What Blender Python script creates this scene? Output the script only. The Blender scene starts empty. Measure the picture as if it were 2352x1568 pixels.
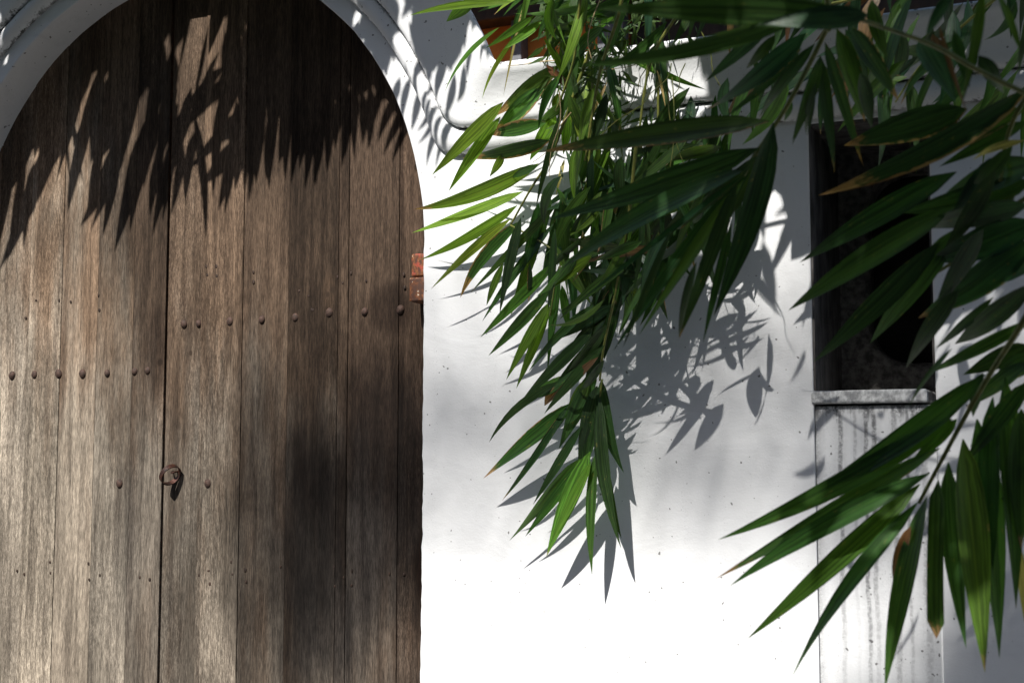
import bpy, bmesh, math, random
from mathutils import Vector, Matrix, noise as mnoise

# ------------------------------------------------------------------ camera, sky, sun, exposure
scene = bpy.context.scene
PX_W, PX_H, PX_F = 2352.0, 1568.0, 3070.0           # working pixel grid of the photograph
CAM = Vector((0.0, -3.8, 1.55))
YAW, PITCH = math.radians(23.9), math.radians(5.04)
cam_data = bpy.data.cameras.new('camera')
cam_data.sensor_width = 36.0
cam_data.lens = PX_F / PX_W * 36.0
cam_data.clip_start = 0.05
cam_data.clip_end = 400.0
cam_data.dof.use_dof = True
cam_data.dof.focus_distance = 4.45
cam_data.dof.aperture_fstop = 6.0
cam = bpy.data.objects.new('camera', cam_data)
scene.collection.objects.link(cam)
cam.location = CAM
cam.rotation_euler = (math.pi / 2 + PITCH, 0.0, YAW)
scene.camera = cam

LIGHT = Vector((0.08, 1.0, -1.07)).normalized()      # the way the sunlight travels
SUN_EL = math.asin(-LIGHT.z)
world = bpy.data.worlds.new('World')
scene.world = world
world.use_nodes = True
wn = world.node_tree
sky = wn.nodes.new('ShaderNodeTexSky')
sky.sky_type = 'NISHITA'
sky.sun_disc = False
sky.sun_elevation = SUN_EL
sky.sun_rotation = math.atan2(-LIGHT.x, -LIGHT.y)
bg = wn.nodes['Background']
bg.inputs['Strength'].default_value = 0.065
wn.links.new(sky.outputs['Color'], bg.inputs['Color'])

sun_data = bpy.data.lights.new('sun', 'SUN')
sun_data.energy = 5.0
sun_data.angle = math.radians(0.53)
sun_data.color = (1.0, 0.965, 0.915)
sun = bpy.data.objects.new('sun', sun_data)
scene.collection.objects.link(sun)
sun.rotation_euler = LIGHT.to_track_quat('-Z', 'Y').to_euler()
sun.location = (-1.0, -8.0, 9.0)

scene.view_settings.view_transform = 'Standard'
scene.view_settings.look = 'None'
scene.view_settings.gamma = 1.0
scene.view_settings.use_curve_mapping = False
scene.view_settings.exposure = 0.66
scene.render.engine = 'CYCLES'
scene.cycles.max_bounces = 6
scene.cycles.use_denoising = True

# ------------------------------------------------------------------ helpers
C = scene.collection
FWD = Vector((-math.sin(YAW) * math.cos(PITCH), math.cos(YAW) * math.cos(PITCH), math.sin(PITCH)))
RGT = Vector((math.cos(YAW), math.sin(YAW), 0.0))
UPV = RGT.cross(FWD)
R = random.Random(7)


def at(u, v, y=0.0):
    """The point of the plane y (metres from the wall face, negative towards the viewer) seen at a place of the photograph."""
    d = FWD + RGT * ((u - PX_W / 2) / PX_F) + UPV * ((PX_H / 2 - v) / PX_F)
    return CAM + d * ((y - CAM.y) / d.y)


def seen(p):
    r = p - CAM
    z = r.dot(FWD)
    if z < 0.05:
        return (-9999.0, -9999.0, z)
    return (PX_W / 2 + PX_F * r.dot(RGT) / z, PX_H / 2 - PX_F * r.dot(UPV) / z, z)


def empty(name, loc, label=None, cat=None, group=None):
    o = bpy.data.objects.new(name, None)
    o.empty_display_size = 0.1
    C.objects.link(o)
    o.location = loc
    tag(o, label, cat, group)
    return o


def tag(o, label=None, cat=None, group=None, kind=None):
    if label: o['label'] = label
    if cat: o['category'] = cat
    if group: o['group'] = group
    if kind: o['kind'] = kind
    return o


def link(name, mesh, mat, parent=None, loc=None, smooth=False):
    o = bpy.data.objects.new(name, mesh)
    C.objects.link(o)
    if mat is not None and not mesh.materials:
        mesh.materials.append(mat)
    if smooth:
        mesh.polygons.foreach_set('use_smooth', [True] * len(mesh.polygons))
    if loc is not None:
        o.location = loc
    if parent is not None:
        o.parent = parent
        o.matrix_parent_inverse = Matrix.Translation(-parent.location)
    return o


def mesh_py(name, verts, faces):
    me = bpy.data.meshes.new(name)
    me.from_pydata([tuple(v) for v in verts], [], faces)
    me.update()
    return me


def box_mesh(name, x0, x1, y0, y1, z0, z1, bevel=0.0, seg=2):
    bm = bmesh.new()
    bmesh.ops.create_cube(bm, size=1.0)
    for v in bm.verts:
        v.co = Vector(((x0 + x1) / 2 + v.co.x * (x1 - x0), (y0 + y1) / 2 + v.co.y * (y1 - y0), (z0 + z1) / 2 + v.co.z * (z1 - z0)))
    if bevel:
        bmesh.ops.bevel(bm, geom=bm.edges[:], offset=bevel, segments=seg, affect='EDGES', profile=0.5)
    me = bpy.data.meshes.new(name)
    bm.to_mesh(me)
    bm.free()
    return me


def tube_mesh(name, pts, radii, sides=8):
    pts = [Vector(p) for p in pts]
    verts, faces = [], []
    prev = None
    for i, p in enumerate(pts):
        t = (pts[min(i + 1, len(pts) - 1)] - pts[max(i - 1, 0)]).normalized()
        a = prev if prev else (Vector((0, 0, 1)) if abs(t.z) < 0.9 else Vector((1, 0, 0)))
        n = (a - t * a.dot(t)).normalized()
        prev = n
        b = t.cross(n)
        r = radii[i] if isinstance(radii, (list, tuple)) else radii
        for k in range(sides):
            an = 2 * math.pi * k / sides
            verts.append(p + n * (r * math.cos(an)) + b * (r * math.sin(an)))
    for i in range(len(pts) - 1):
        for k in range(sides):
            k2 = (k + 1) % sides
            faces.append((i * sides + k, i * sides + k2, (i + 1) * sides + k2, (i + 1) * sides + k))
    faces.append(tuple(range(sides))[::-1])
    faces.append(tuple(range((len(pts) - 1) * sides, len(pts) * sides)))
    return mesh_py(name, verts, faces)


def smooth_path(pts, n=6):
    """Catmull-Rom through the points."""
    pts = [Vector(p) for p in pts]
    out = []
    for i in range(len(pts) - 1):
        p0, p1, p2, p3 = pts[max(i - 1, 0)], pts[i], pts[i + 1], pts[min(i + 2, len(pts) - 1)]
        for k in range(n):
            t = k / n
            out.append(0.5 * ((2 * p1) + (p2 - p0) * t + (2 * p0 - 5 * p1 + 4 * p2 - p3) * t * t + (3 * p1 - p0 - 3 * p2 + p3) * t ** 3))
    out.append(pts[-1])
    return out


def filled(name, loops, y_front, y_back, bevel=0.0, res=2):
    """A plate with holes: loops of (x, z), the first one outside; front and back at the given y."""
    cu = bpy.data.curves.new(name, 'CURVE')
    cu.dimensions = '2D'
    cu.fill_mode = 'BOTH'
    for lp in loops:
        sp = cu.splines.new('POLY')
        sp.points.add(len(lp) - 1)
        for q, (x, z) in zip(sp.points, lp):
            q.co = (x, z, 0.0, 1.0)
        sp.use_cyclic_u = True
    h = (y_back - y_front) / 2
    cu.extrude = h - bevel
    cu.bevel_depth = bevel
    cu.bevel_resolution = res
    cu.offset = -bevel
    tmp = bpy.data.objects.new(name, cu)
    C.objects.link(tmp)
    dg = bpy.context.evaluated_depsgraph_get()
    me = bpy.data.meshes.new_from_object(tmp.evaluated_get(dg))
    bpy.data.objects.remove(tmp)
    bpy.data.curves.remove(cu)
    yc = (y_front + y_back) / 2
    for v in me.vertices:
        x, z, e = v.co
        v.co = (x, yc - e, z)
    me.update()
    me.name = name
    return me


# ------------------------------------------------------------------ node helpers and materials
class NT:
    def __init__(s, name):
        s.m = bpy.data.materials.new(name)
        s.m.use_nodes = True
        s.t = s.m.node_tree
        s.b = s.t.nodes['Principled BSDF']
        s.out = s.t.nodes['Material Output']

    def n(s, typ, **kw):
        nd = s.t.nodes.new(typ)
        for k, v in kw.items():
            setattr(nd, k, v)
        return nd

    def set(s, sock, v):
        if isinstance(v, bpy.types.NodeSocket):
            s.t.links.new(v, sock)
        elif v is not None:
            sock.default_value = v

    def math(s, op, a, b=None, c=None, clamp=False):
        nd = s.n('ShaderNodeMath', operation=op, use_clamp=clamp)
        s.set(nd.inputs[0], a)
        s.set(nd.inputs[1], b)
        s.set(nd.inputs[2], c)
        return nd.outputs[0]

    def ramp(s, v, lo, hi, a=0.0, b=1.0, smooth=True):
        nd = s.n('ShaderNodeMapRange', interpolation_type='SMOOTHSTEP' if smooth else 'LINEAR')
        s.set(nd.inputs[0], v)
        for i, q in zip((1, 2, 3, 4), (lo, hi, a, b)):
            nd.inputs[i].default_value = q
        return nd.outputs[0]

    def mix(s, f, a, b, mode='MIX'):
        nd = s.n('ShaderNodeMix', data_type='RGBA', blend_type=mode)
        s.set(nd.inputs[0], f)
        for sock, v in ((nd.inputs[6], a), (nd.inputs[7], b)):
            if isinstance(v, (tuple, list)):
                v = tuple(v) + (1.0,) * (4 - len(v))
            s.set(sock, v)
        return nd.outputs[2]

    def noise(s, vec, scale=1.0, detail=3.0, rough=0.55, dist=0.0):
        nd = s.n('ShaderNodeTexNoise')
        s.set(nd.inputs['Vector'], vec)
        nd.inputs['Scale'].default_value = scale
        nd.inputs['Detail'].default_value = detail
        nd.inputs['Roughness'].default_value = rough
        nd.inputs['Distortion'].default_value = dist
        return nd.outputs['Fac']

    def scaled(s, vec, sc, off=None):
        nd = s.n('ShaderNodeVectorMath', operation='MULTIPLY')
        s.set(nd.inputs[0], vec)
        nd.inputs[1].default_value = sc
        r = nd.outputs[0]
        if off is not None:
            a = s.n('ShaderNodeVectorMath', operation='ADD')
            s.set(a.inputs[0], r)
            s.set(a.inputs[1], off)
            r = a.outputs[0]
        return r

    def pos(s):
        return s.n('ShaderNodeNewGeometry').outputs['Position']

    def xyz(s, v):
        nd = s.n('ShaderNodeSeparateXYZ')
        s.set(nd.inputs[0], v)
        return nd.outputs

    def bump(s, h, strength, dist, normal=None):
        nd = s.n('ShaderNodeBump')
        nd.inputs['Strength'].default_value = strength
        nd.inputs['Distance'].default_value = dist
        s.set(nd.inputs['Height'], h)
        s.set(nd.inputs['Normal'], normal)
        return nd.outputs[0]

    def done(s, col=None, rough=None, nrm=None, metal=None, spec=None):
        if isinstance(col, (tuple, list)):
            col = tuple(col) + (1.0,) * (4 - len(col))
        s.set(s.b.inputs['Base Color'], col)
        s.set(s.b.inputs['Roughness'], rough)
        s.set(s.b.inputs['Normal'], nrm)
        s.set(s.b.inputs['Metallic'], metal)
        s.set(s.b.inputs['Specular IOR Level'], spec)
        return s.m


def blob(s, X, Z, cx, cz, rx, rz, wob, k=0.5):
    """A soft patch round (cx, cz) with a wobbling outline."""
    a = s.math('DIVIDE', s.math('SUBTRACT', X, cx), rx)
    b = s.math('DIVIDE', s.math('SUBTRACT', Z, cz), rz)
    d = s.math('ADD', s.math('MULTIPLY', a, a), s.math('MULTIPLY', b, b))
    d = s.math('ADD', d, s.math('MULTIPLY', s.math('SUBTRACT', wob, 0.5), 2.2 * k))
    return s.ramp(d, 0.15, 1.15, 1.0, 0.0)


def mat_plaster(name, tone=0.8, drips=0.0, grime=0.0):
    s = NT(name)
    p = s.pos()
    X, Y, Z = s.xyz(p)
    big = s.noise(p, 1.7, 4.0, 0.6)
    mid = s.noise(p, 14.0, 4.0, 0.6)
    fine = s.noise(p, 150.0, 3.0, 0.6)
    col = s.mix(s.ramp(big, 0.3, 0.7), (tone * 0.93, tone * 0.945, tone * 0.96), (tone * 0.985, tone * 0.995, tone))
    col = s.mix(s.math('MULTIPLY', s.ramp(mid, 0.52, 0.72), 0.12), col, (0.5, 0.5, 0.5))
    # rain-washed vertical streaks and pepper of mould
    st = s.noise(s.scaled(p, (26.0, 26.0, 0.9)), 1.0, 4.0, 0.65)
    pep = s.noise(p, 260.0, 2.0, 0.7)
    peppered = s.math('MULTIPLY', s.ramp(pep, 0.60, 0.70), s.ramp(st, 0.50, 0.66))
    col = s.mix(s.math('MULTIPLY', peppered, 0.65), col, (0.16, 0.16, 0.17))
    dots = s.math('MULTIPLY', s.ramp(s.noise(p, 60.0, 1.0, 0.4), 0.735, 0.75), 0.75)
    col = s.mix(dots, col, (0.05, 0.045, 0.04))
    if drips:
        dr = s.noise(s.scaled(p, (30.0, 30.0, 0.7)), 1.0, 3.0, 0.7, 0.3)
        br = s.noise(p, 120.0, 3.0, 0.7)
        wv = s.noise(s.scaled(p, (0.0, 0.0, 7.0)), 1.0, 3.0, 0.6)
        m = s.math('MULTIPLY', s.math('MULTIPLY', s.ramp(dr, 0.56, 0.74), s.ramp(br, 0.40, 0.62)), 0.22)
        for (lx, lw, lk, zb) in ((-0.682, 0.007, 0.9, 1.15), (-0.612, 0.006, 0.95, 1.0), (-0.590, 0.007, 1.0, 1.2), (-0.642, 0.005, 0.5, 1.3), (-0.535, 0.008, 0.7, 0.9), (-0.500, 0.005, 0.8, 1.1), (-0.455, 0.010, 0.6, 0.95)):
            dist = s.math('ABSOLUTE', s.math('ADD', s.math('SUBTRACT', X, lx), s.math('MULTIPLY', s.math('SUBTRACT', wv, 0.5), 0.03)))
            ln = s.math('MULTIPLY', s.ramp(dist, lw * 0.3, lw * 1.6, 1.0, 0.0), s.ramp(br, 0.34, 0.58, 0.45, 1.0))
            soft = s.math('MULTIPLY', s.ramp(dist, 0.0, lw * 5.0, 0.28, 0.0), s.ramp(br, 0.3, 0.6, 0.4, 1.0))
            m = s.math('MAXIMUM', m, s.math('MULTIPLY', s.math('MULTIPLY', s.math('MAXIMUM', ln, soft), s.ramp(Z, zb - 0.35, zb + 0.35, 0.25, 1.0)), lk * drips))
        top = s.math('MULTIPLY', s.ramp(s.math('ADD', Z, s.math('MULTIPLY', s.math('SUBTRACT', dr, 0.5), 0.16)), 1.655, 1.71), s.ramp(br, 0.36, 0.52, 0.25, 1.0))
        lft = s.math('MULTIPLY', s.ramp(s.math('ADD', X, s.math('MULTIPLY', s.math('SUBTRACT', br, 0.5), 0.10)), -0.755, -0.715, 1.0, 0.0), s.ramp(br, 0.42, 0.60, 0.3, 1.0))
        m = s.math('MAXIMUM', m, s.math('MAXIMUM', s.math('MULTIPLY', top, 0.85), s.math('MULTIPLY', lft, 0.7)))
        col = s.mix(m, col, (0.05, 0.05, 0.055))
    if grime:
        at_ = s.n('ShaderNodeAttribute', attribute_name='grime')
        gn = s.noise(p, 46.0, 5.0, 0.75)
        gb = s.noise(p, 4.5, 3.0, 0.6)
        g = s.math('ADD', at_.outputs['Fac'], s.math('MULTIPLY', s.math('SUBTRACT', gn, 0.5), 2.2))
        g = s.math('MULTIPLY', s.math('MULTIPLY', s.ramp(g, 0.62, 0.95), s.ramp(gb, 0.36, 0.56, 0.15, 1.0)), grime)
        col = s.mix(g, col, (0.045, 0.045, 0.035))
    wavep = s.noise(s.scaled(p, (2.2, 2.2, 5.5)), 1.0, 5.0, 0.65, 1.2)
    col = s.mix(s.math('MULTIPLY', s.ramp(wavep, 0.52, 0.75), 0.18), col, (0.45, 0.46, 0.48))
    h = s.math('ADD', s.math('ADD', s.math('MULTIPLY', mid, 0.7), s.math('MULTIPLY', fine, 0.3)), s.math('MULTIPLY', wavep, 1.1))
    nrm = s.bump(h, 0.35, 0.006)
    nrm = s.bump(s.noise(p, 5.0, 3.0, 0.5), 0.25, 0.02, nrm)
    return s.done(col, 0.85, nrm, spec=0.25)


def mat_wood():
    s = NT('weathered_teak')
    oi = s.n('ShaderNodeObjectInfo')
    tone = oi.outputs['Color']
    bleach = oi.outputs['Alpha']
    rnd = oi.outputs['Random']
    p = s.pos()
    X, Y, Z = s.xyz(p)
    cmb = s.n('ShaderNodeCombineXYZ')
    s.set(cmb.inputs[0], s.math('MULTIPLY', rnd, 61.0))
    s.set(cmb.inputs[2], s.math('MULTIPLY', rnd, 37.0))
    off = cmb.outputs[0]
    fib = s.noise(s.scaled(p, (250.0, 90.0, 24.0), off), 1.0, 5.0, 0.65, 0.25)
    stk = s.noise(s.scaled(p, (34.0, 20.0, 1.6), off), 1.0, 5.0, 0.6, 0.8)
    fur = s.noise(s.scaled(p, (330.0, 90.0, 62.0), off), 1.0, 3.0, 0.7, 0.6)
    furm = s.ramp(s.math('ADD', s.noise(s.scaled(p, (5.0, 5.0, 1.3), off), 1.0, 2.0, 0.5), s.math('MULTIPLY', s.math('SUBTRACT', rnd, 0.5), 0.35)), 0.42, 0.62)
    blt = s.noise(s.scaled(p, (9.0, 9.0, 1.7), off), 1.0, 4.0, 0.6)
    warm = s.mix(s.ramp(stk, 0.30, 0.72), (0.118, 0.084, 0.060), (0.270, 0.196, 0.140))
    grey = s.mix(s.ramp(stk, 0.30, 0.70), (0.20, 0.176, 0.148), (0.42, 0.378, 0.318))
    bl = s.math('ADD', bleach, s.math('MULTIPLY', s.math('SUBTRACT', blt, 0.5), 1.5))
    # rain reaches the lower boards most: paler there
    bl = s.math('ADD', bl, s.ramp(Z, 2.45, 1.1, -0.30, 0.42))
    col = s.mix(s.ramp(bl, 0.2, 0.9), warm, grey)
    dark = s.math('MULTIPLY', s.ramp(fib, 0.34, 0.66, 0.52, 1.26), s.ramp(s.noise(s.scaled(p, (2.6, 2.6, 1.0), off), 1.0, 3.0, 0.6), 0.34, 0.66, 0.56, 1.26))
    col = s.mix(1.0, col, s.mix(0.0, (0, 0, 0), (0, 0, 0)), 'ADD')
    vm = s.n('ShaderNodeVectorMath', operation='SCALE')
    s.set(vm.inputs[0], col)
    s.set(vm.inputs[3], dark)
    col = vm.outputs[0]
    fu = s.math('MULTIPLY', s.ramp(fur, 0.42, 0.60), s.ramp(furm, 0.0, 1.0, 0.25, 0.9))
    col = s.mix(fu, s.mix(1.0, col, (0.62, 0.6, 0.58), 'MULTIPLY'), s.mix(1.0, col, (1.22, 1.2, 1.18), 'MULTIPLY'))
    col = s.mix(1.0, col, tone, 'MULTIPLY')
    # damp black-brown stains; the two largest also paint soft shade on the right boards
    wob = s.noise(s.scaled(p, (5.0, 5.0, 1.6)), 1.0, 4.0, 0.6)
    shade_stain1 = blob(s, X, Z, -2.22, 1.42, 0.36, 0.50, wob, 0.9)
    shade_stain2 = blob(s, X, Z, -2.50, 1.22, 0.24, 0.62, wob, 1.0)
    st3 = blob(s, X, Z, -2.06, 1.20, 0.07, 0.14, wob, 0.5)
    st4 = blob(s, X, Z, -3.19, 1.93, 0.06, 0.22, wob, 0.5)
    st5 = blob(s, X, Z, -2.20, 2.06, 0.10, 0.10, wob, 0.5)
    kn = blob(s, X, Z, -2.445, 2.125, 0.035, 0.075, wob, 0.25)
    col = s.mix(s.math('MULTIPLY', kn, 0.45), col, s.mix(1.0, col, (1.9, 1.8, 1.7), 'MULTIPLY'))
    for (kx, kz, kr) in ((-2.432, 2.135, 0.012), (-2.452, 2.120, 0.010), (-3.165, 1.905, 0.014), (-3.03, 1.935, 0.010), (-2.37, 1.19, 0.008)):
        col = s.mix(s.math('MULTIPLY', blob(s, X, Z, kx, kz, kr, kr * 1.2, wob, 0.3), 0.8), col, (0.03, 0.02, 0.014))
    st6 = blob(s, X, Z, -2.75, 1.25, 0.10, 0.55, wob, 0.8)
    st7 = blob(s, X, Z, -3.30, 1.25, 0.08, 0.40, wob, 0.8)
    big = s.math('MAXIMUM', s.math('MAXIMUM', shade_stain1, shade_stain2), s.math('MULTIPLY', s.math('MAXIMUM', st6, st7), 0.45))
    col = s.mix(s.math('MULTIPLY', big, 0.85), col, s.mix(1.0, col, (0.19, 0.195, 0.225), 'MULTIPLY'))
    col = s.mix(s.math('MULTIPLY', st3, 0.9), col, s.mix(1.0, col, (0.30, 0.17, 0.10), 'MULTIPLY'))
    col = s.mix(s.math('MULTIPLY', s.math('MAXIMUM', st4, st5), 0.8), col, s.mix(1.0, col, (0.35, 0.33, 0.33), 'MULTIPLY'))
    # rust and damp running down below the two rows of studs
    wet = s.noise(s.scaled(p, (28.0, 20.0, 1.4)), 1.0, 3.0, 0.6)
    run = s.math('MULTIPLY', s.ramp(wet, 0.56, 0.68), 0.35)
    col = s.mix(run, col, s.mix(1.0, col, (0.45, 0.43, 0.42), 'MULTIPLY'))
    h = s.math('ADD', s.math('MULTIPLY', fib, 0.8), s.math('MULTIPLY', s.math('MULTIPLY', fur, furm), 0.9))
    nrm = s.bump(h, 0.55, 0.004)
    return s.done(col, 0.8, nrm, spec=0.12)


def mat_leaf():
    s = NT('bamboo_leaf')
    oi = s.n('ShaderNodeObjectInfo')
    base = oi.outputs['Color']
    dry = oi.outputs['Alpha']
    rnd = oi.outputs['Random']
    uv = s.n('ShaderNodeUVMap', uv_map='leaf').outputs[0]
    U, V, _ = s.xyz(uv)
    cmb = s.n('ShaderNodeCombineXYZ')
    s.set(cmb.inputs[0], s.math('MULTIPLY', U, 9.0))
    s.set(cmb.inputs[1], s.math('MULTIPLY', V, 1.6))
    s.set(cmb.inputs[2], s.math('MULTIPLY', rnd, 90.0))
    vein = s.noise(cmb.outputs[0], 1.0, 3.0, 0.6)
    cm2 = s.n('ShaderNodeCombineXYZ')
    s.set(cm2.inputs[0], s.math('MULTIPLY', U, 2.0))
    s.set(cm2.inputs[1], s.math('MULTIPLY', V, 9.0))
    s.set(cm2.inputs[2], s.math('MULTIPLY', rnd, 50.0))
    spot = s.noise(cm2.outputs[0], 1.6, 4.0, 0.7)
    edge = s.math('ABSOLUTE', s.math('SUBTRACT', s.math('MULTIPLY', U, 2.0), 1.0))
    vfac = s.ramp(vein, 0.36, 0.64, 0.55, 1.42)
    vm = s.n('ShaderNodeVectorMath', operation='SCALE')
    s.set(vm.inputs[0], base)
    s.set(vm.inputs[3], vfac)
    col = vm.outputs[0]
    rib = s.ramp(edge, 0.0, 0.09, 0.55, 0.0)
    col = s.mix(rib, col, s.mix(1.0, base, (1.7, 1.45, 1.2), 'MULTIPLY'))
    yel = s.math('MULTIPLY', s.ramp(spot, 0.60, 0.70), s.math('MULTIPLY', s.ramp(vein, 0.45, 0.6), 0.65))
    col = s.mix(yel, col, (0.24, 0.21, 0.05))
    tipm = s.math('ADD', s.math('ADD', V, s.math('MULTIPLY', s.math('SUBTRACT', spot, 0.5), 0.35)), s.math('MULTIPLY', dry, 0.28))
    tip = s.ramp(tipm, 1.06, 1.16)
    em = s.math('ADD', s.math('ADD', edge, s.math('MULTIPLY', s.math('SUBTRACT', spot, 0.5), 0.9)), s.math('MULTIPLY', dry, 0.45))
    edg = s.math('MULTIPLY', s.ramp(em, 1.26, 1.40), s.ramp(s.math('MULTIPLY', s.math('SUBTRACT', U, 0.5), s.math('SUBTRACT', rnd, 0.5)), 0.0, 0.02, 0.0, 0.9))
    br = s.math('MAXIMUM', tip, edg)
    col = s.mix(br, col, s.mix(s.ramp(vein, 0.4, 0.6), (0.20, 0.10, 0.045), (0.42, 0.27, 0.14)))
    nrm = s.bump(vein, 0.35, 0.002)
    s.done(col, s.ramp(spot, 0.3, 0.7, 0.30, 0.50), nrm, spec=0.5)
    tr = s.n('ShaderNodeBsdfTranslucent')
    s.set(tr.inputs['Color'], s.mix(1.0, col, (1.5, 1.55, 0.55), 'MULTIPLY'))
    mx = s.n('ShaderNodeMixShader')
    mx.inputs[0].default_value = 0.34
    s.t.links.new(s.b.outputs[0], mx.inputs[1])
    s.t.links.new(tr.outputs[0], mx.inputs[2])
    s.t.links.new(mx.outputs[0], s.out.inputs['Surface'])
    return s.m


def mat_simple(name, c0, c1, scale=30.0, rough=0.7, metal=0.0, bump=0.3, dist=0.003, stretch=(1, 1, 1), spec=0.4):
    s = NT(name)
    p = s.scaled(s.pos(), stretch)
    n = s.noise(p, scale, 4.0, 0.65)
    col = s.mix(s.ramp(n, 0.32, 0.68), c0, c1)
    return s.done(col, rough, s.bump(n, bump, dist), metal, spec)


def mat_hinge(name, paint):
    s = NT(name)
    p = s.pos()
    a = s.noise(p, 45.0, 4.0, 0.7)
    b = s.noise(s.scaled(p, (1, 1, 0.5), None), 80.0, 3.0, 0.7)
    col = s.mix(s.ramp(b, 0.4, 0.6), (0.07, 0.028, 0.016), (0.20, 0.07, 0.022))
    col = s.mix(s.ramp(a, 0.50, 0.57), col, paint)
    col = s.mix(s.ramp(b, 0.62, 0.66), col, (0.62, 0.52, 0.40))
    return s.done(col, 0.6, s.bump(a, 0.5, 0.002), spec=0.4)


M_PLASTER = mat_plaster('white_plaster', 0.80)
M_COPING = mat_plaster('white_plaster_coping', 0.78, grime=0.9)
M_INFILL = mat_plaster('white_plaster_streaked', 0.80, drips=0.8)
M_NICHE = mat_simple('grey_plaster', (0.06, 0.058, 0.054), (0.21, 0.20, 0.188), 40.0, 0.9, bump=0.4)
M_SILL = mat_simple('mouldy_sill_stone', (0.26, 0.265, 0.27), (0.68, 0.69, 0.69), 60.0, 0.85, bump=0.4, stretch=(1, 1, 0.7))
M_DARK = mat_simple('cavity_shade_paint', (0.010, 0.009, 0.008), (0.022, 0.02, 0.018), 8.0, 0.9)
M_WOOD = mat_wood()
M_STUD = mat_simple('rusty_iron_stud', (0.032, 0.021, 0.016), (0.085, 0.047, 0.034), 90.0, 0.75, 0.2, 0.4)
M_RING = mat_simple('rusty_iron_ring', (0.022, 0.015, 0.013), (0.085, 0.032, 0.020), 40.0, 0.42, 0.5, 0.3)
M_NAIL = mat_simple('old_nail', (0.025, 0.016, 0.012), (0.06, 0.035, 0.024), 90.0, 0.7, 0.2)
M_HRED = mat_hinge('peeling_red_paint', (0.30, 0.052, 0.028))
M_HRUST = mat_hinge('rusty_iron_hinge', (0.075, 0.035, 0.022))
M_LEAF = mat_leaf()
M_STEM = mat_simple('bamboo_stem', (0.10, 0.13, 0.025), (0.22, 0.22, 0.05), 35.0, 0.45, bump=0.2)
M_STRAW = mat_simple('dry_straw', (0.34, 0.24, 0.11), (0.58, 0.45, 0.25), 40.0, 0.7, bump=0.3)
M_CULM = mat_simple('bamboo_culm', (0.07, 0.12, 0.03), (0.17, 0.20, 0.06), 12.0, 0.4, bump=0.2, stretch=(1, 1, 0.2))
M_ORANGE = mat_simple('orange_plaster', (0.62, 0.20, 0.035), (0.72, 0.26, 0.05), 6.0, 0.85, bump=0.3)
M_TIMBER = mat_simple('dark_timber', (0.018, 0.013, 0.010), (0.045, 0.032, 0.024), 14.0, 0.7, stretch=(1, 1, 0.2))
M_POST = mat_simple('grey_painted_post', (0.07, 0.075, 0.085), (0.16, 0.165, 0.18), 10.0, 0.6)
M_TILE = mat_simple('clay_roof_tile', (0.10, 0.045, 0.03), (0.22, 0.10, 0.06), 9.0, 0.8)
M_GROUND = mat_simple('worn_paving', (0.09, 0.089, 0.088), (0.16, 0.157, 0.155), 3.0, 0.85, bump=0.3)
M_BARK = mat_simple('palm_bark', (0.12, 0.10, 0.08), (0.24, 0.21, 0.17), 8.0, 0.9)

# ------------------------------------------------------------------ ground
g = box_mesh('ground', -60, 60, -60, 60, -0.3, 0.0)
tag(link('ground', g, M_GROUND), kind='structure')

# ------------------------------------------------------------------ white wall with the arched gateway
ACX, ACZ, AR = -3.05, 2.26, 1.05          # the arch: centre and radius
DOOR_Y = 0.155                            # face of the boards behind the wall face
THICK = 0.42
WALL_L, WALL_R = -9.0, 5.0
jit = lambda x, z, a: a * mnoise.noise(Vector((x * 3.1, z * 3.1, 4.7)))


def arch_path(rad, h, fil, n_arc=40, n_fil=9, x_right=WALL_R, x_left=WALL_L):
    """Level from the right, sweeping up through a fillet, over the gate and down again on the left."""
    fz = h + fil
    fx = math.sqrt((rad + fil) ** 2 - (fz - ACZ) ** 2)
    a0 = math.atan2(fz - ACZ, fx)
    right = [(x_right, h)]
    for k in range(1, 6):
        right.append((x_right + (ACX + fx - x_right) * k / 6, h))
    for k in range(n_fil + 1):
        an = -math.pi / 2 - (math.pi / 2 - a0) * k / n_fil
        right.append((ACX + fx + fil * math.cos(an), fz + fil * math.sin(an)))
    arc = []
    for k in range(1, n_arc):
        an = a0 + (math.pi - 2 * a0) * k / n_arc
        arc.append((ACX + rad * math.cos(an), ACZ + rad * math.sin(an)))
    left = [(2 * ACX - x, z) for x, z in reversed(right)]
    left[-5:] = [(left[-6][0] + (x_left - left[-6][0]) * k / 5, h) for k in range(1, 6)]
    return right + arc + left


wall = empty('courtyard_wall', (-1.4, 0.2, 0.0), 'white plastered courtyard wall with arched gateway, stepped coping and window niche', 'wall')
WX0, WX1, WZT = -0.752, -0.42, 2.512       # the niche and the streaked panel below it
core_top = arch_path(1.185, 2.585, 0.115)
outer = core_top + [(WALL_L, 0.0)]
opening = [(ACX - AR, -0.02), (ACX - AR, 1.0), (ACX - AR, ACZ)]
for k in range(1, 60):
    an = math.pi - math.pi * k / 60
    opening.append((ACX + AR * math.cos(an), ACZ + 1.085 * math.sin(an)))
opening.append((ACX + AR, ACZ))
for k in range(1, 110):
    opening.append((ACX + AR, ACZ - ACZ * k / 110))
opening.append((ACX + AR, -0.02))
opening = [(x + jit(x, z, 0.006) + 0.7 * jit(x * 9, z * 9, 0.006), z) for x, z in opening]
# one loop: outside edge down the left, along the foot and round the gateway
loop = core_top + [(WALL_L, -0.02)] + opening + [(WALL_R, -0.02)]
niche = [(WX0, 0.3), (WX1, 0.3), (WX1, WZT), (WX0, WZT)]
link('wall_face', filled('wall_face', [loop, niche], 0.0, THICK, 0.006, 2), M_PLASTER, wall)


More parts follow.
